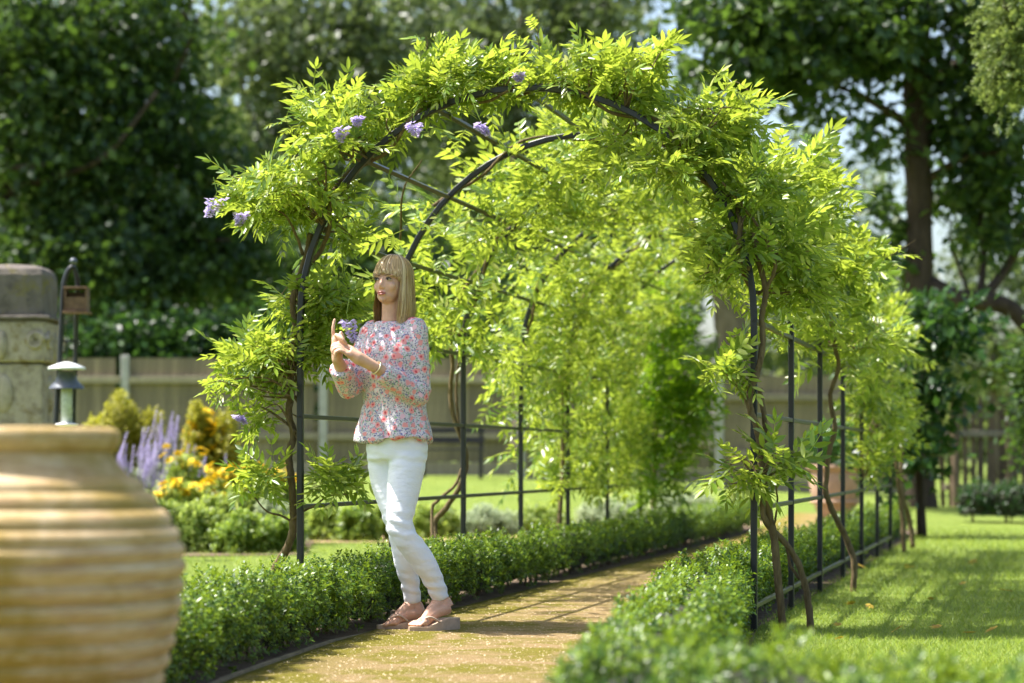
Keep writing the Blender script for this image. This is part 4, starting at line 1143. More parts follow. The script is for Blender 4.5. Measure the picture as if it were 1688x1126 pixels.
# ------------------------------------------------------------------ stone pillar
def pillar():
    d = 20.0; k = d/FPX; cx = (18-844)*k; b = Vector((cx, d, 0))
    root = empty('stone_pillar', b, 'weathered carved stone pillar with dark rounded cap behind the jar', 'pillar')
    def zz(py): return CAM_H - (py-755)*k
    def rough(o, amp, sc):
        me = o.data
        for v in me.vertices: v.co += Vector((noise.noise(v.co*sc), noise.noise(v.co*sc+Vector((5, 0, 0))), noise.noise(v.co*sc+Vector((0, 7, 0)))))*amp
    def sub(mb, cuts=5):
        bm = bmesh.new(); me = mb.mesh('t'); bm.from_mesh(me); bmesh.ops.subdivide_edges(bm, edges=list(bm.edges), cuts=cuts, use_grid_fill=True); bm.to_mesh(me); bm.free()
        return me
    W = (66)*k*2
    def blk(name, z0, z1, w, bev, mat, amp=.008):
        me = sub(MB().box((0, 0, (z0+z1)/2), (w, w, z1-z0), bev=bev)); me.materials.append(MAT[mat])
        o = link(name, me, root); rough(o, amp, 9); return o
    blk('plinth', -.02, .22, W*1.25, .02, 'stone'); blk('shaft', .222, zz(602), W*.97, .02, 'stone')
    for i in range(1, 3):
        pass
    blk('capital', zz(600), zz(532), W*1.08, .025, 'stone')
    blk('ledge', zz(531), zz(524), W*1.20, .012, 'stonecap', .004)
    cap = MB(); rings = []
    for t, s in ((0, 1.0), (.55, 1.0), (.78, .985), (.9, .93), (.97, .82), (1.0, .62)):
        z = zz(523) + (zz(440)-zz(523))*t; h = W*1.06/2*s; n = 24; r = []
        for j in range(n):
            a = 2*math.pi*j/n; c, q = math.cos(a), math.sin(a); m = (abs(c)**8+abs(q)**8)**(-1/8); r.append((c*m*h, q*m*h, z))
        rings.append(r)
    cap.loft(rings); o = cap.build('cap', MAT['stonecap'], root, False); rough(o, .008, 8)
    # scroll volutes and a central leaf on the capital's faces
    for sx in (-1, 1):
        for ang in (0, R(90), R(180), R(-90)):
            Mz = Matrix.Rotation(ang, 3, 'Z'); mb = MB(); P = []
            for i in range(26):
                t = i/25; a = t*4.2*math.pi*.9; rr_ = .072*(1-.75*t)
                P.append(Mz @ Vector((sx*(W*.42 + rr_*math.cos(a)), -W*.54-.012, zz(566)+rr_*math.sin(a))))
            mb.tube(P, lin(.022, .012, 26), 7); mb.build('volute', MAT['stone'], root, True)
    for ang in (0, R(90), R(180), R(-90)):
        Mz = Matrix.Rotation(ang, 3, 'Z')
        MB().ball(Mz @ Vector((0, -W*.54, zz(572))), (.05, .05, .12), None, 10, 8).build('carved_leaf', MAT['stone'], root, True)
        MB().ball(Mz @ Vector((0, -W*.485, zz(650))), (.09, .035, .16), Mz, 12, 8).build('carved_panel', MAT['stone'], root, True)
pillar()

# ------------------------------------------------------------------ bird feeding station
def feeder():
    d = 18.4; k = d/FPX
    def P(px, py, dy=0): return at(px, py, d+dy)
    g = P(107, 0); b = Vector((g.x, d, 0))
    st = empty('bird_feeder_stand', b, 'dark metal arched feeder stand with ball finial beside the stone pillar', 'stand')
    def leg(pts, r): 
        mb = MB(); mb.tube([q-b for q in spline(pts, 8)], r, 8); mb.build('leg', MAT['metal'], st, True)
    gl = P(80, 0); gl.z = -.05; gr = P(123, 0, .22); gr.z = -.05
    leg([gl, P(92, 701), P(97, 620), P(101, 540), P(104, 480), P(107, 462), P(113, 446), P(121, 439)], .021)
    leg([gr, P(121, 701, .2), P(124, 600, .16), P(126, 520, .12), P(128, 478, .08), P(127, 458, .05), P(121, 439)], .019)
    gb = P(100, 0, .5); gb.z = -.05
    for y, xa, xb in ((562, 100, 125), (678, 94, 122)):
        mb = MB(); mb.tube([P(xa, y)-b, P(xb, y, .15)-b], .009, 6); mb.build('rung', MAT['metal'], st, True)
    MB().ball(P(121, 431)-b, .028, None, 14, 10).build('finial', MAT['tin'], st, True)
    # box feeder
    c = P(127, 497, -.02)
    bf = empty('box_feeder', c, 'brown wooden box bird feeder hung under the stand\'s arch', 'bird feeder')
    w = 36*k
    MB().box((0, 0, -.085*1.0), (w*1.18, .17, .016), bev=.003).build('tray', MAT['fwood'], bf)
    MB().box((0, 0, .10), (w*1.08, .16, .014), bev=.003).build('roof', MAT['fwood'], bf)
    for sx in (-1, 1): MB().box((sx*w*.48, 0, .008), (.012, .13, .168)).build('side', MAT['fwood'], bf)
    MB().box((0, .05, .0), (w*.93, .012, .14)).build('back', MAT['fwood'], bf)
    MB().box((0, -.052, -.02), (w*.93, .012, .10)).build('front', MAT['fwood'], bf)
    MB().tube([(0, 0, .107), (-.01, 0, .16), (-.025, 0, .235)], .005, 6).build('hanger', MAT['metal'], bf)
    # tube feeder
    c = P(110, 650, -.05)
    tf = empty('tube_feeder', c, 'white capped tube bird feeder with grey bell tray on the stand', 'bird feeder')
    def Z(py): return (650-py)*k
    MB().lathe((0, 0, 0), [(.042, Z(698)), (.042, Z(612))], 20).build('tube', MAT['seed'], tf, True)
    MB().lathe((0, 0, 0), [(.145, Z(609)), (.14, Z(606)), (.07, Z(600)), (.02, Z(597))], 28).build('cap', MAT['white'], tf, True)
    MB().lathe((0, 0, 0), [(.135, Z(641)), (.13, Z(638)), (.085, Z(628)), (.06, Z(612)), (.048, Z(612)), (.05, Z(640))], 28, cap=False).build('bell', MAT['tin'], tf, True)
    MB().lathe((0, 0, 0), [(.05, Z(705)), (.085, Z(702)), (.085, Z(699)), (.045, Z(697))], 24).build('dish', MAT['white'], tf, True)
    MB().tube([(0, 0, Z(597)), (.005, 0, Z(562))], .004, 6).build('hanger', MAT['metal'], tf)
feeder()

# ------------------------------------------------------------------ flower bed on the left
def mound(name, label, px, d, wpx, top, n, leaf, size, heads=None, hmat='yellow', hn=0, cat='shrub', grp='flower bed plants', tmpl=None, dome=False):
    g = ground_at(px, d); k = d/FPX; root = empty(name, g, label, cat, grp)
    H = CAM_H - (top-755)*k - g.z; W = wpx*k/2
    m = RNG.uniform(.2, 1, n)**.4; q = unit(n); q[:, 2] = np.abs(q[:, 2])
    q = q/(np.abs(q)**3.2).sum(axis=1, keepdims=True)**(1/3.2) if dome else q
    p = q*m[:, None]*np.array((W, W*.8, H*.94))
    lob = 1+.10*np.sin(q[:, 0]*7+px)+.08*np.cos(q[:, 2]*9+px*.3); p *= lob[:, None]
    V, F = scatter(tmpl or SPRIG, p, frames(q+UP*.6+RNG.normal(0, .35, (n, 3)), unit(n), np.zeros(n)), RNG.uniform(.7, 1.3, n)*size)
    tag(link('foliage', np_mesh('foliage', V, F), root, MAT[leaf]), kind='stuff')
    mb = MB()
    for j in range(5): mb.tube([(random.uniform(-.04, .04), random.uniform(-.04, .04), -.03), (random.uniform(-W*.3, W*.3), random.uniform(-.1, .1), H*.55)], [.012, .005], 5)
    mb.build('stem', MAT['stem'], root)
    if hn:
        hm = head_mesh(hmat)
        for j in range(hn):
            a = unit(1)[0]; a[2] = abs(a[2])*.8+.35; a[1] = -abs(a[1]) if random.random() < .75 else a[1]; a /= np.linalg.norm(a)
            o = link('flower', hm, root); o.location = Vector(a*np.array((W, W*.8, H))*random.uniform(.93, 1.05)); s_ = random.uniform(.8, 1.25); o.scale = (s_,)*3
            o.rotation_euler = (random.uniform(-.2, .7), random.uniform(-.5, .5), random.uniform(0, 6))
    return root
HEADS = {}
def head_mesh(mat):
    if mat in HEADS: return HEADS[mat]
    V, F = [], []
    for ring, n, L, el in ((0, 12, .044, .25), (1, 9, .034, .5)):
        for i in range(n):
            a = 2*math.pi*i/n + ring*.3; leaflet(V, F, (.008*math.cos(a), .008*math.sin(a), 0), (math.cos(a), math.sin(a), el), (-math.cos(a)*.4, -math.sin(a)*.4, 1), L, .016, 1)
    m = np_mesh('flower', np.array(V), np.array(F)); m.materials.append(MAT[mat]); HEADS[mat] = m; return m
mound('golden_shrub', 'rounded yellow green shrub beside the bird feeder stand', 203, 24.5, 128, 668, 3600, 'gold', .10, dome=True)
mound('golden_shrub', 'rounded shrub covered in yellow blooms right of the mauve spikes', 343, 24.0, 116, 676, 3200, 'gold', .10, None, 'yellow', 90, dome=True)
def spikes(label, px, d, wpx, top, n):
    g = ground_at(px, d); k = d/FPX; root = empty('sage_plant', g, label, 'flowering plant', 'flower bed plants')
    H = CAM_H-(top-755)*k-g.z; W = wpx*k/2
    ms = []
    for v in range(3):
        V, F = [], []; rnd = random.Random(v)
        for i in range(60):
            t = i/59; a = i*2.4; r_ = .02*(1-.6*t); leaflet(V, F, (r_*.4*math.cos(a), r_*.4*math.sin(a), .24*t), (math.cos(a), math.sin(a), .9), (0, 0, 1), .020*(1-.4*t), .015, 0)
        m = np_mesh('flower_spike', np.array(V), np.array(F)); m.materials.append(MAT['mauve']); ms.append(m)
    st = MB()
    for j in range(n):
        a = random.uniform(0, 6.28); r_ = math.sqrt(random.random()); x, y = W*r_*math.cos(a)*1.15, W*r_*math.sin(a)*.8
        h = H*random.uniform(.55, 1.0)*(1-.25*r_*r_) - .22
        o = link('flower_spike', ms[j % 3], root); o.location = (x, y, h); o.rotation_euler = (random.uniform(-.2, .2), x/W*.35+random.uniform(-.1, .1), a); s_ = random.uniform(.8, 1.25); o.scale = (s_, s_, s_*1.05)
        st.tube([(x*.35, y*.35, -.03), (x*.8, y*.8, h*.6), (x, y, h+.02)], [.006, .005, .003], 4)
    st.build('stem', MAT['silver'], root)
    q = unit(500); q[:, 2] = np.abs(q[:, 2]); p = q*(RNG.uniform(.2, 1, 500)**.5)[:, None]*np.array((W, W*.7, H*.62))
    V, F = scatter(SPRIG, p, frames(q*.5+UP, unit(500), np.zeros(500)), RNG.uniform(.06, .11, 500))
    tag(link('foliage', np_mesh('foliage', V, F), root, MAT['silver']), kind='stuff')
spikes('tall mauve sage in the bed between the two rounded shrubs', 270, 22.8, 85, 664, 70)
spikes('mauve sage spilling beside the terracotta jar', 218, 21.6, 80, 705, 70)
spikes('short mauve spikes behind the yellow daisies', 350, 22.6, 80, 738, 26)
def daisies(label, px, d, wpx, top, n, heads):
    g = ground_at(px, d); k = d/FPX; root = empty('daisy_plant', g, label, 'flowering plant', 'flower bed plants')
    H = CAM_H-(top-755)*k-g.z; W = wpx*k/2; hm = head_mesh('yellow'); st = MB()
    cm = MB().ball((0, 0, .006), (.010, .010, .009), None, 8, 6).mesh('flower_centre'); cm.materials.append(MAT['cone'])
    for j in range(heads):
        a = random.uniform(0, 6.28); r_ = math.sqrt(random.random()); x, y = W*r_*math.cos(a), W*.7*r_*math.sin(a); h = H*random.uniform(.72, 1.0)
        o = link('flower', hm, root); o.location = (x, y, h); s_ = random.uniform(.85, 1.3); o.scale = (s_,)*3; o.rotation_euler = (random.uniform(.1, .8), random.uniform(-.4, .4), random.uniform(0, 6))
        c = link('flower_centre', cm, o)
        st.tube([(x*.5, y*.5, -.03), (x*.9, y*.9, h*.6), (x, y, h)], [.006, .005, .003], 4)
    st.build('stem', MAT['herb'], root)
    q = unit(n); q[:, 2] = np.abs(q[:, 2]); p = q*(RNG.uniform(.1, 1, n)**.45)[:, None]*np.array((W*1.1, W*.75, H*.84))
    V, F = scatter(SPRIG, p, frames(q*.6+UP*.8+RNG.normal(0, .3, (n, 3)), unit(n), np.zeros(n)), RNG.uniform(.08, .15, n))
    tag(link('foliage', np_mesh('foliage', V, F), root, MAT['herb']), kind='stuff')
daisies('yellow daisy clump at the back, under the mauve sage', 300, 22.0, 90, 735, 900, 14)
daisies('yellow daisy clump just left of the front hoop', 385, 21.2, 110, 764, 1300, 60)
daisies('yellow daisies seen right beside the wisteria trunk', 462, 21.6, 70, 768, 700, 30)
daisies('yellow daisy clump nearer the jar', 310, 20.8, 120, 792, 1300, 34)
for i, (px, d, w, top, n, mt, lab) in enumerate([
    (255, 20.3, 100, 815, 1000, 'herb', 'light green leafy clump half hidden by the jar'),
    (330, 19.8, 95, 842, 1100, 'herb', 'fresh green leafy clump in the bed front, beside the jar'),
    (405, 19.6, 95, 848, 1100, 'fresh', 'mid green leafy clump in the bed front, centre'),
    (462, 19.8, 70, 852, 800, 'fresh', 'short leafy clump in the bed front by the wisteria trunk'),
    (370, 20.6, 120, 815, 1100, 'herb', 'pale leafy clump under the daisies'),
    (450, 20.8, 90, 830, 800, 'silver', 'silvery leafy clump behind the wisteria trunk'),
    (540, 22.6, 64, 838, 700, 'herb', 'low silvery bush across the lawn, first right of the front post'),
    (590, 22.4, 60, 832, 700, 'fresh', 'low green bush across the lawn, left of the woman\'s legs'),
    (640, 22.8, 70, 830, 600, 'herb', 'low bush across the lawn behind the woman\'s legs'),
    (715, 23.2, 90, 832, 700, 'herb', 'low pale bush across the lawn under the second hoop'),
    (800, 23.6, 110, 836, 800, 'silver', 'low silvery bush across the lawn between the third hoops'),
    (890, 24.2, 110, 836, 800, 'herb', 'low green bush across the lawn below the hanging wisteria'),
    (1010, 25.0, 130, 822, 900, 'silver', 'low silvery bush beyond the rear hoops'),
    (1130, 26.0, 130, 815, 900, 'silver', 'low silvery bush by the path end'),
    (1215, 27.0, 90, 812, 700, 'herb', 'low bush where the path disappears')]):
    mound('low_bush', lab, px, d, w, top, n, mt, .095)
soil_rows = [[(235,.0,21.6),(490,0,21.6)]]
def bed_soil():
    pts = [(-1.0, 0)]
    V = [ground_at(x, d) + Vector((0, 0, .008)) for x, d in ((-150, 19.0), (300, 18.9), (505, 19.2), (520, 23.0), (480, 25.5), (-180, 26.5))]
    tag(link('soil_flower_bed', mesh_from('soil_flower_bed', V, [tuple(range(len(V)))]), None, MAT['soil']), kind='structure')
    V = [ground_at(x, d) + Vector((0, 0, .008)) for x, d in ((515, 22.0), (660, 22.0), (940, 23.4), (1260, 26.2), (1240, 27.8), (930, 25.2), (660, 23.7), (520, 23.4))]
    tag(link('soil_border', mesh_from('soil_border', V, [tuple(range(len(V)))]), None, MAT['sand']), kind='structure')
MAT['sand'] = plain('sandy soil', (.40,.27,.14), .95, 9, .3, .6, 60)
bed_soil()
# ------------------------------------------------------------------ dark bench before the fence
def bench():
    d = 35.2; g = ground_at(745, d); root = empty('garden_bench', g, 'dark wooden bench in front of the fence behind the woman', 'bench')
    for i in range(4): MB().box((0, -.18+i*.11, .42), (.95, .09, .03), bev=.004).build('seat_slat', MAT['bench'], root)
    for i in range(2): MB().box((0, .20, .56+i*.0+i*.14), (.95, .025, .09), bev=.004).build('back_slat', MAT['bench'], root)
    for sx in (-.42, .42):
        MB().box((sx, -.19, .20), (.06, .06, .40)).build('leg', MAT['bench'], root)
        MB().box((sx, .235, .37), (.06, .04, .76)).build('leg', MAT['bench'], root)
        MB().box((sx, 0, .395), (.05, .34, .018)).build('side_rail', MAT['bench'], root)
bench()
# ------------------------------------------------------------------ fallen leaves on the lawn
FL = []
for q in range(3):
    V, F = [], []
    for a in (-.9, -.35, .35, .9): leaflet(V, F, (0, 0, .004), (math.sin(a*1.1), math.cos(a*1.1), .12), (0, 0, 1), .05, .026, 1)
    m = np_mesh('fallen_leaf', np.array(V), np.array(F)); m.materials.append(MAT['dry']); FL.append(m)
for i, (px, py) in enumerate([(1550,1043),(1408,1003),(1437,1005),(1538,993),(1500,940),(1673,994),(1475,1048),(1640,1046),(1590,1053),(1660,980),(1583,968),(1385,1040),(1600,930),(1420,940),(1380,1060),(1492,938)]):
    d = CAM_H*FPX/(py-755); g = ground_at(px, d)
    o = link('fallen_leaf', FL[i % 3], None); o.location = g + Vector((0, 0, .022)); o.rotation_euler = (random.uniform(-.4, .4), random.uniform(-.4, .4), random.uniform(0, 6)); s_ = random.uniform(.6, 1.1)*(1 if d < 13 else 1.15); o.scale = (s_,)*3
    tag(o, 'small yellowed leaf fallen on the mown lawn', 'leaf', 'fallen leaves on the lawn')

# ------------------------------------------------------------------ the woman
def remeshed(mb, name, voxel, smooth=6, fac=.5):
    """weld overlapping closed volumes into one continuous skin"""
    me = mb.mesh('tmp'); o = bpy.data.objects.new('tmp', me); COL.objects.link(o)
    m = o.modifiers.new('r', 'REMESH'); m.mode = 'VOXEL'; m.voxel_size = voxel
    if smooth:
        q = o.modifiers.new('s', 'SMOOTH'); q.factor = fac; q.iterations = smooth
    dg = bpy.context.evaluated_depsgraph_get(); dg.update()
    out = bpy.data.meshes.new_from_object(o.evaluated_get(dg)); out.name = name
    bpy.data.objects.remove(o); bpy.data.meshes.remove(me)
    out.polygons.foreach_set('use_smooth', [True]*len(out.polygons))
    return out
def person():
    WD = 10.82; SCL = FPX/WD
    org = at(690, 1040, WD); org.z = 0.010
    root = empty('person', org, 'woman in floral blouse and white trousers standing on the path touching a wisteria flower', 'person')
    def P(px, py, y=0.0): return Vector(((px-690)/SCL, y, (1040-py)/SCL))
    V3 = Vector
    yaw = R(35); F = V3((-math.sin(yaw), -math.cos(yaw), 0)); L = V3((-F.y, F.x, 0)); U = V3((0, 0, 1))
    def ring(c, w, d, n=28, ax=None, p=2.3, Lx=L, Fx=F):
        out = []
        for k in range(n):
            a = 2*math.pi*k/n; c_, s_ = math.cos(a), math.sin(a); m = (abs(c_)**p+abs(s_)**p)**(-1/p)
            out.append(c + Lx*(w*c_*m) + Fx*(d*s_*m))
        return out
    # key joints
    neck = P(648, 540, 0)
    shL, shR = neck + L*.132 - U*.026, neck - L*.126 - U*.030
    elL, wrL = P(691, 655, -.10), P(624, 612, -.235)
    elR, wrR = P(577, 642, -.015), P(561, 598, -.20)
    hd = P(647, 469, -.005)
    hy, hp = R(30), R(6)
    HF = V3((-math.sin(hy)*math.cos(hp), -math.cos(hy)*math.cos(hp), math.sin(hp))); HL = V3((math.cos(hy), -math.sin(hy), 0)); HU = HL.cross(-HF).normalized()
    if HU.z < 0: HU = -HU
    HM = Matrix((HL, HF, HU)).transposed()
    def H(l, f, u): return hd + HL*l + HF*f + HU*u
    # ---------------- body: one skin
    b = MB()
    b.ball(H(0, -.012, .030), (.0725, .090, .082), HM, 28, 20)          # skull
    b.ball(H(0, .024, -.022), (.060, .062, .078), HM, 24, 16)           # face
    b.ball(H(0, .040, -.068), (.044, .042, .034), HM, 20, 14)           # jaw
    b.ball(H(0, .074, -.088), (.016, .014, .013), HM, 12, 8)            # chin
    for s in (-1, 1):
        b.ball(H(s*.034, .060, -.028), (.022, .018, .023), HM, 12, 8)   # cheeks
        b.ball(H(s*.030, .074, .019), (.022, .009, .008), HM, 12, 8)    # brow ridge
        b.ball(H(s*.072, -.004, -.008), (.008, .016, .028), HM, 10, 8)  # ears
        b.ball(H(s*.008, .088, -.036), (.0062, .008, .006), HM, 10, 8)  # nostrils
    b.tube([H(0, .078, .012), H(0, .086, -.008), H(0, .097, -.029), H(0, .091, -.035)], [.0065, .0068, .0080, .006], 10)
    b.ball(H(0, .082, -.058), (.021, .010, .007), HM, 12, 8); b.ball(H(0, .081, -.067), (.018, .010, .007), HM, 12, 8)   # lips
    b.tube([H(0, -.010, -.045), neck + U*.045 + F*.004, neck - U*.02, neck - U*.06], [.050, .049, .058, .075], 18)
    tor = [(1.36, .07, .055), (1.33, .13, .08), (1.25, .135, .10), (1.12, .125, .09), (1.02, .12, .085), (.92, .11, .08), (.82, .10, .07)]
    b.loft([ring(V3((neck.x + (-.095-neck.x)*(1.36-z)/.56, 0, z)), w, d) for z, w, d in tor])
    for s, e, w in ((shL, elL, wrL), (shR, elR, wrR)):
        b.tube([s - U*.01, s*.5+e*.5, e], [.046, .042, .036], 14); b.ball(e, .036, None, 12, 8)
        b.tube([e, e*.6+w*.4, w], [.036, .036, .0245], 14); b.ball(w, .0245, None, 12, 8)
    hipL, hipR = P(674, 745, -.045), P(634, 745, .05)
    knL, anL = P(662, 868, -.13), P(728, 992, -.01)
    knR, anR = P(657, 880, .0), P(681, 1000, .09)
    for h, k, a in ((hipL, knL, anL), (hipR, knR, anR)):
        b.tube([h, h*.5+k*.5, k], [.048, .042, .034], 14); b.ball(k, .034, None, 12, 8)
        b.tube([k, k*.6+a*.4, k*.25+a*.75, a], [.034, .034, .031, .031], 14)
    # feet: heel, instep, ball, five toes
    def foot(an, heel, ballp, tip, side):
        fd = (tip-heel); fd.z = 0; fd.normalize(); sd = V3((-fd.y, fd.x, 0))     # sd points to her left
        b.ball(an, .031, None, 12, 8)
        b.tube([an, an*.45+heel*.55 + U*.010, heel + U*.004], [.030, .029, .026], 12)
        b.tube([heel + U*.002, heel*.5+ballp*.5 + U*.014, ballp], [.026, .027, .024], 12)
        b.tube([an + fd*.005, an*.45+ballp*.55 + U*.006, ballp + U*.0], [.030, .027, .022], 12)
        b.ball(ballp + sd*.018, .021, None, 10, 8); b.ball(ballp - sd*.018, .021, None, 10, 8)
        for i, (o, ln, r) in enumerate(((.030, .052, .0115), (.014, .050, .0085), (.000, .045, .008), (-.014, .039, .0075), (-.027, .031, .007))):
            st = ballp + sd*(o*side) - U*.004; en = st + fd*ln; en.z = tip.z
            b.tube([st, st*.45+en*.55 + U*.006, en], [r*1.2, r*1.05, r*.8], 8); b.ball(en, r*.8, None, 8, 6)
    heL, baL, tiL = P(740, 1006, -.015), P(699, 1027, -.085), P(683, 1031, -.115)
    heR, baR, tiR = P(692, 1018, .085), P(648, 1029, .025), P(628, 1033, .005)
    foot(anL, heL, baL, tiL, -1); foot(anR, heR, baR, tiR, 1)
    # hands
    def finger(pts, r0, r1):
        b.tube(spline(pts, 3), lin(r0, r1, 3*(len(pts)-1)+1), 8); b.ball(pts[-1], r1, None, 8, 6)
    # her left hand: palm towards the flower, back of the hand up, fingers reaching to the left and curling
    pc = P(596, 597, -.255); kn = P(578, 586, -.262)
    b.tube([wrL, wrL*.45+pc*.55, pc, kn*.8+pc*.2], [.0245, .027, .030, .022], 12)
    hx = (kn-wrL).normalized(); hs = V3((.15, -.75, -.62)).normalized()          # hs runs from index to little finger
    for i, (o, ln) in enumerate(((-.024, 1.0), (-.007, 1.08), (.010, 1.0), (.025, .82))):
        k0 = kn + hs*o
        b.ball(k0, .0115, None, 10, 8)
        finger([k0 - hx*.02, k0, k0 + hx*.030*ln + V3((-.006, 0, .004)), k0 + hx*.050*ln + V3((-.014, .006, -.012)), k0 + hx*.060*ln + V3((-.010, .012, -.034))], .0098, .0070)
    finger([wrL*.4+pc*.6 + V3((0, .01, .012)), P(592, 586, -.245), P(584, 580, -.24), P(577, 577, -.238)], .0125, .008)
    # her right hand: index finger raised along the flower stalk, the others folded
    pr = P(562, 578, -.205); kr = P(560, 564, -.207)
    b.tube([wrR, pr, kr], [.024, .028, .021], 12)
    for i, o in enumerate((-.018, -.004, .010, .022)):
        k0 = kr + V3((o*.75, -o*.5, -.003*i)); b.ball(k0, .0108, None, 10, 8)
        if i == 0: finger([k0 - U*.015, k0, k0 + V3((-.001, -.004, .034)), k0 + V3((.001, -.002, .060)), k0 + V3((.005, .002, .080))], .0098, .0068)
        else: finger([k0 - U*.015, k0, k0 + V3((.004, -.028, .016)), k0 + V3((.018, -.044, -.002)), k0 + V3((.030, -.038, -.018))], .0096, .0070)
    finger([pr + V3((.016, -.006, -.008)), P(570, 571, -.225), P(571, 563, -.228), P(568, 556, -.228)], .012, .0078)
    body = remeshed(b, 'body', .0042, 3, .4); body.materials.append(MAT['skin'])
    link('body', body, root)
    # ---------------- face details
    def small(name, mb, mat, par=root): return mb.build(name, MAT[mat], par, True)
    for s in (-1, 1):
        e = small('eye', MB().ball(H(s*.0305, .0765, .000), (.0130, .0085, .0050), HM, 14, 10), 'eyew')
        small('iris', MB().ball(H(s*.0305-.0025, .0825, .0008), (.0066, .0036, .0052), HM, 12, 8), 'eyed', e)
        small('eyelid', MB().tube([H(s*.0305-.0150, .0800, .0005), H(s*.0305-.007, .0862, .0062), H(s*.0305+.006, .0862, .0064), H(s*.0305+.0150, .0790, .0015)], [.0013, .0024, .0024, .0015], 6), 'eyed', e)
        small('eyebrow', MB().tube([H(s*.014, .0865, .0165), H(s*.030, .0865, .0215), H(s*.046, .0760, .0185)], [.0024, .0028, .0014], 6), 'brow')
    lp = MB(); lp.tube([H(-.023, .0835, -.0625), H(-.010, .0925, -.0580), H(0, .0935, -.0595), H(.010, .0925, -.0580), H(.023, .0835, -.0625)], [.0015, .0038, .0036, .0038, .0015], 8)
    lp.tube([H(-.021, .0835, -.0640), H(-.008, .0920, -.0680), H(.008, .0920, -.0680), H(.021, .0835, -.0640)], [.0015, .0042, .0042, .0015], 8)
    small('lips', lp, 'lips')
    # ---------------- trousers
    t = MB()
    def pr_(z, cx, cy, w, d): return ring(V3((cx, cy, z)), w, d)
    t.loft([pr_(.905, -.100, 0, .128, .098), pr_(.86, -.098, 0, .140, .108), pr_(.80, -.096, 0, .146, .114), pr_(.755, -.096, 0, .138, .108)])
    legL = [(P(676, 735, -.045), 0.0836), (P(673, 765, -.060), 0.0836), (P(668, 800, -.085), 0.0765), (P(664, 835, -.112), 0.0646), (P(661, 866, -.130), 0.0584), (P(668, 885, -.128), 0.0570), (P(683, 905, -.110), 0.0570), (P(703, 935, -.075), 0.0532), (P(718, 965, -.038), 0.0451), (P(727, 990, -.012), 0.0399)]
    legR = [(P(635, 735, .045), 0.0815), (P(634, 765, .045), 0.0804), (P(638, 800, .038), 0.0748), (P(648, 838, .020), 0.0626), (P(657, 872, .008), 0.0570), (P(663, 900, .016), 0.0551), (P(668, 930, .035), 0.0518), (P(675, 965, .065), 0.0432), (P(680, 998, .088), 0.0394)]
    for lg in (legL, legR):
        S = spline([q[0] for q in lg], 4); rad = np.interp(np.linspace(0, len(lg)-1, len(S)), range(len(lg)), [q[1] for q in lg])
        t.tube(S, list(rad), 20)
    tm = remeshed(t, 'trousers', .0065, 12, .5)
    nrm = [v.normal.copy() for v in tm.vertices]
    for v, n_ in zip(tm.vertices, nrm):                       # creases behind the knee, at the groin and above the hems
        c = v.co.copy()
        kn_ = math.exp(-((c.z-.46)/.07)**2) + .8*math.exp(-((c.z-.20)/.06)**2) + .7*math.exp(-((c.z-.76)/.05)**2)
        w = math.sin(c.z*125 + 26*c.x + 3*noise.noise(c*14))*.0034*kn_ + noise.noise(c*V3((16, 16, 9)))*.0028
        v.co = c + n_*w
    tm.materials.append(MAT['pants']); tr = link('trousers', tm, root)
    wb = MB()
    for z0, z1, dw in ((.845, .862, .003),): wb.loft([pr_(z0, -.098, 0, .143+dw, .111+dw), pr_(z1, -.098, 0, .140+dw, .108+dw)])
    # ---------------- blouse
    bl = MB()
    rows = [(.842, -.113, .198, .140, 0), (.88, -.112, .186, .132, 0), (.94, -.110, .170, .120, 0), (1.00, -.108, .154, .108, 0), (1.06, -.106, .148, .104, .003), (1.13, -.105, .150, .112, .010), (1.20, -.107, .154, .122, .016), (1.26, -.110, .154, .115, .012), (1.31, -.112, .146, .095, .004), (1.345, -.113, .118, .078, 0), (1.368, -.114, .088, .070, .002), (1.378, -.114, .066, .062, .004)]
    bl.loft([ring(V3((cx, 0, z)) + F*f, w, d, 36) for z, cx, w, d, f in rows])
    cuffL = elL + (wrL-elL)*.86; cuffR = elR + (wrR-elR)*.72
    for s, e, c, rc in ((shL, elL, cuffL, .047), (shR, elR, cuffR, .052)):
        S = spline([s + (neck-s)*.25, s, s*.5+e*.5, e, e*.5+c*.5 - U*.006, c], 4)
        rad = np.interp(np.linspace(0, 5, len(S)), range(6), [.046, .053, .054, .054, .051, rc]); bl.tube(S, list(rad), 18)
    bm_ = remeshed(bl, 'blouse', .0075, 6, .5)
    nrm = [v.normal.copy() for v in bm_.vertices]
    for v, n_ in zip(bm_.vertices, nrm):
        c = v.co.copy(); lo = max(0, min(1, (1.02-c.z)/.16))
        a = math.atan2((c-V3((-.11, 0, 0))).dot(F), (c-V3((-.11, 0, 0))).dot(L))
        w = lo*(.007*math.sin(a*8+1.2) + .003*math.sin(a*15)) + .0035*noise.noise(c*V3((13, 13, 7))) + .0018*math.sin(c.z*70+c.x*40+4*noise.noise(c*9))
        v.co = c + n_*w
        if c.z < .90: v.co.z += .010*math.sin(a*2+.6)*min(1, (.90-c.z)/.05)
    bm_.materials.append(MAT['blouse']); bo = link('blouse', bm_, root)
    nk = []
    for k in range(25):
        a = 2*math.pi*k/24; nk.append(V3((-.114, 0, 1.380 - .012*max(0, math.sin(a)))) + F*(.004+.058*math.sin(a)) + L*(.062*math.cos(a)))
    MB().tube(nk, .0040, 6).build('neck_trim', MAT['navy'], bo, True)
    # bracelet
    ax = (wrL-elL).normalized(); b1_ = ax.cross(U).normalized(); b2_ = ax.cross(b1_); wc = wrL - ax*.004
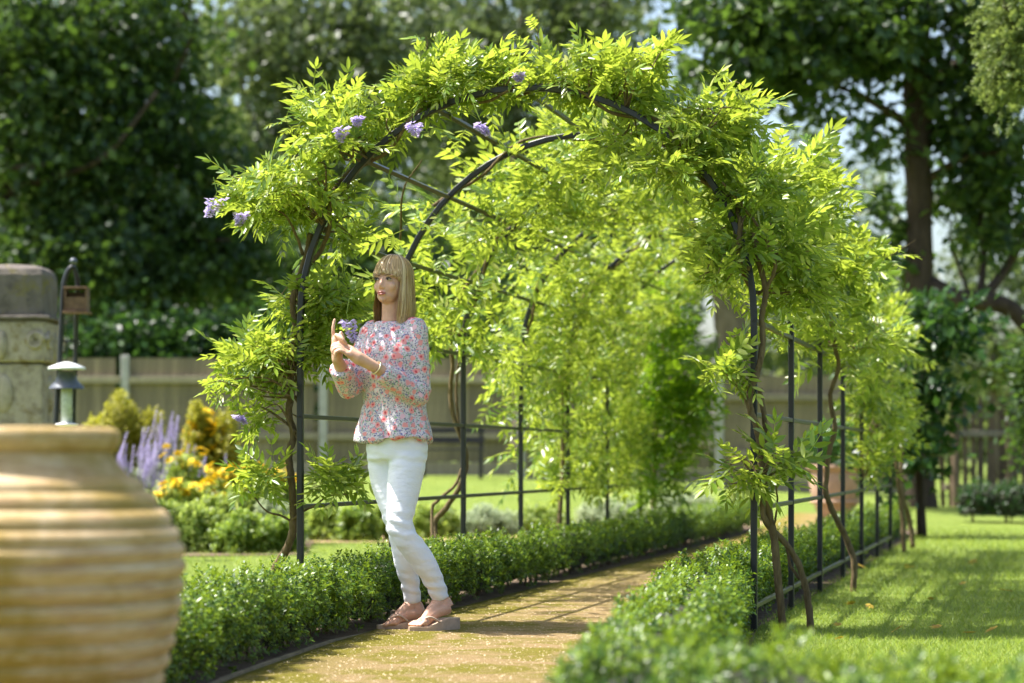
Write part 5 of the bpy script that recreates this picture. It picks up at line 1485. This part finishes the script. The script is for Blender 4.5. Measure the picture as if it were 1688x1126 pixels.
    MB().tube([wc + (b1_*math.cos(2*math.pi*k/20) + b2_*math.sin(2*math.pi*k/20))*.0295 for k in range(21)], .0042, 6).build('bracelet', MAT['gilt'], root, True)
    # ---------------- sandals
    def sandal(heel, tip, rise, lift):
        h, tp = V3(heel), V3(tip); h.z = tp.z = 0; fd = (tp-h).normalized(); sd = V3((-fd.y, fd.x, 0)); ln = (tp-h).length
        sole, bed = [], []
        N = 22
        def outline(t): return .5*(.058 + .026*math.sin(math.pi*min(1, max(0, t))**1.1))*max(.12, math.sin(math.pi*(.012+.976*t))**.38)
        so = MB(); rings = []
        for i in range(N):
            t_ = .5-.5*math.cos(math.pi*i/(N-1)); c = h + fd*ln*t_; w = outline(t_); z1 = rise*(1-sstep(.25, .75, t_)) + .014
            rings.append([c - sd*w, c + sd*w, c + sd*w*1.03 + U*z1, c - sd*w*1.03 + U*z1])
        so.loft(rings)
        o = so.build('sandal', MAT['sandal'], root)
        rings = []
        for i in range(N):
            t_ = .5-.5*math.cos(math.pi*i/(N-1)); c = h + fd*ln*t_; w = outline(t_)*.96; z1 = rise*(1-sstep(.25, .75, t_)) + .0155
            rings.append([c - sd*w + U*(z1-.003), c + sd*w + U*(z1-.003), c + sd*w + U*(z1+.003), c - sd*w + U*(z1+.003)])
        MB().loft(rings).build('footbed', MAT['cork'], o)
        th = h + fd*ln*.80 + U*.036
        for s in (-1, 1):
            a = h + fd*ln*.46 + sd*s*.040 + U*(.024+rise*.35); m_ = h + fd*ln*.64 + sd*s*.030 + U*.060
            MB().tube(spline([a, m_, th], 6), [.0052]*13, 6).build('strap', MAT['sandal'], o, True)
        return o
    sandal(P(757, 1040, -.005), P(676, 1040, -.128), .034, 0)
    sandal(P(706, 1040, .100), P(622, 1040, -.002), .020, 0)
    # ---------------- hair
    def strand(ph, top, lift, endu, flare):
        """ph: angle from the face (0) round to the back; returns points from the crown down"""
        pts = []
        cr = V3((0, -.010, .030)); rx, ry, rz = .0765*lift, .0945*lift, .0885*lift
        n1 = 7
        for i in range(n1):
            th = R(4) + (R(92)-R(4))*i/(n1-1)
            pts.append(V3((rx*math.sin(th)*math.sin(ph), ry*math.sin(th)*math.cos(ph), rz*math.cos(th))) + cr)
        q = pts[-1]
        return pts, q
    rnd = random.Random(5)
    def add_ribbon(V, Fc, pts, w, side):
        o = len(V)
        for i, p in enumerate(pts):
            ww = w*(1-.55*(i/(len(pts)-1))**2); V += [p - side*ww, p + side*ww]
        for i in range(len(pts)-1): Fc.append((o+2*i, o+2*i+1, o+2*i+3, o+2*i+2))
    V, Fc = [], []
    for k in range(4200):
        ph = rnd.uniform(-math.pi, math.pi); lim = R(68) if ph < 0 else R(60); fr = abs(ph) < lim
        lift = rnd.uniform(.97, 1.06) if rnd.random() < .9 else rnd.uniform(1.05, 1.12)
        pts, q = strand(ph, 0, lift, 0, 0)
        out = V3((math.sin(ph), math.cos(ph), 0))
        if fr:                                                # fringe: sweeps over the forehead and stops at the brows
            stop = rnd.uniform(.024, .050) - .026*(abs(ph)/lim)**2
            pts = [p for p in pts if p.z > stop+.012] 
            p = pts[-1]; tgt = V3((.079*math.sin(ph)*lift + .007*math.sin(k), .091*math.cos(ph)*lift - .004, stop))
            pts += [p*.5+tgt*.5 + out*.002, tgt]
        else:
            a = (abs(ph)-lim)/(math.pi-lim)
            endz = -.148 - .032*rnd.random() - .020*math.sin(a*math.pi)
            if a < .22: endz = -.150 - .05*rnd.random()
            if ph < 0: q = V3((q.x*(.90 if a < .5 else .95), q.y-.008, q.z))
            sw = V3((math.sin(ph)*.012, math.cos(ph)*.010, 0)) if a > .15 else V3((math.copysign(.004, ph), .004, 0))
            m1 = V3((q.x, q.y, -.06)) + sw*.7; m2 = V3((q.x, q.y, -.12)) + sw; e = V3((q.x*.94, q.y*.94, endz)) + sw*.6
            wv = V3((rnd.gauss(0, .005), rnd.gauss(0, .005), 0))
            pts += [m1 + wv*.5, m2 + wv, e + wv]
        W = [hd + HL*p.x + HF*p.y + HU*p.z for p in spline(pts, 2)]
        if not fr:                                            # long hair hangs plumb below the ears
            W = [V3((w_.x, w_.y, w_.z)) for w_ in W]
        side = (HL*math.cos(ph) - HF*math.sin(ph)).normalized()
        add_ribbon(V, Fc, W, rnd.uniform(.0011, .0024), (side + V3((rnd.uniform(-.3, .3),)*3)).normalized())
    hm = np_mesh('hair', np.array([tuple(p) for p in V]), np.array(Fc), True); hm.materials.append(MAT['hair'])
    ho = link('hair', hm, root)
    # scalp under the strands
    sc_ = MB().ball(H(0, -.016, .030), (.0765, .0930, .0865), HM, 28, 20)
    keep = []
    for f in sc_.f:
        c = sum((sc_.v[i] for i in f), V3())/len(f); rel_ = c-hd
        if not (rel_.dot(HF) > .045 and rel_.dot(HU) < .045) and not (rel_.dot(HU) < -.03): keep.append(f)
    sc_.f = keep; so_ = sc_.build('scalp', MAT['hair'], ho, True)
    return root
person()
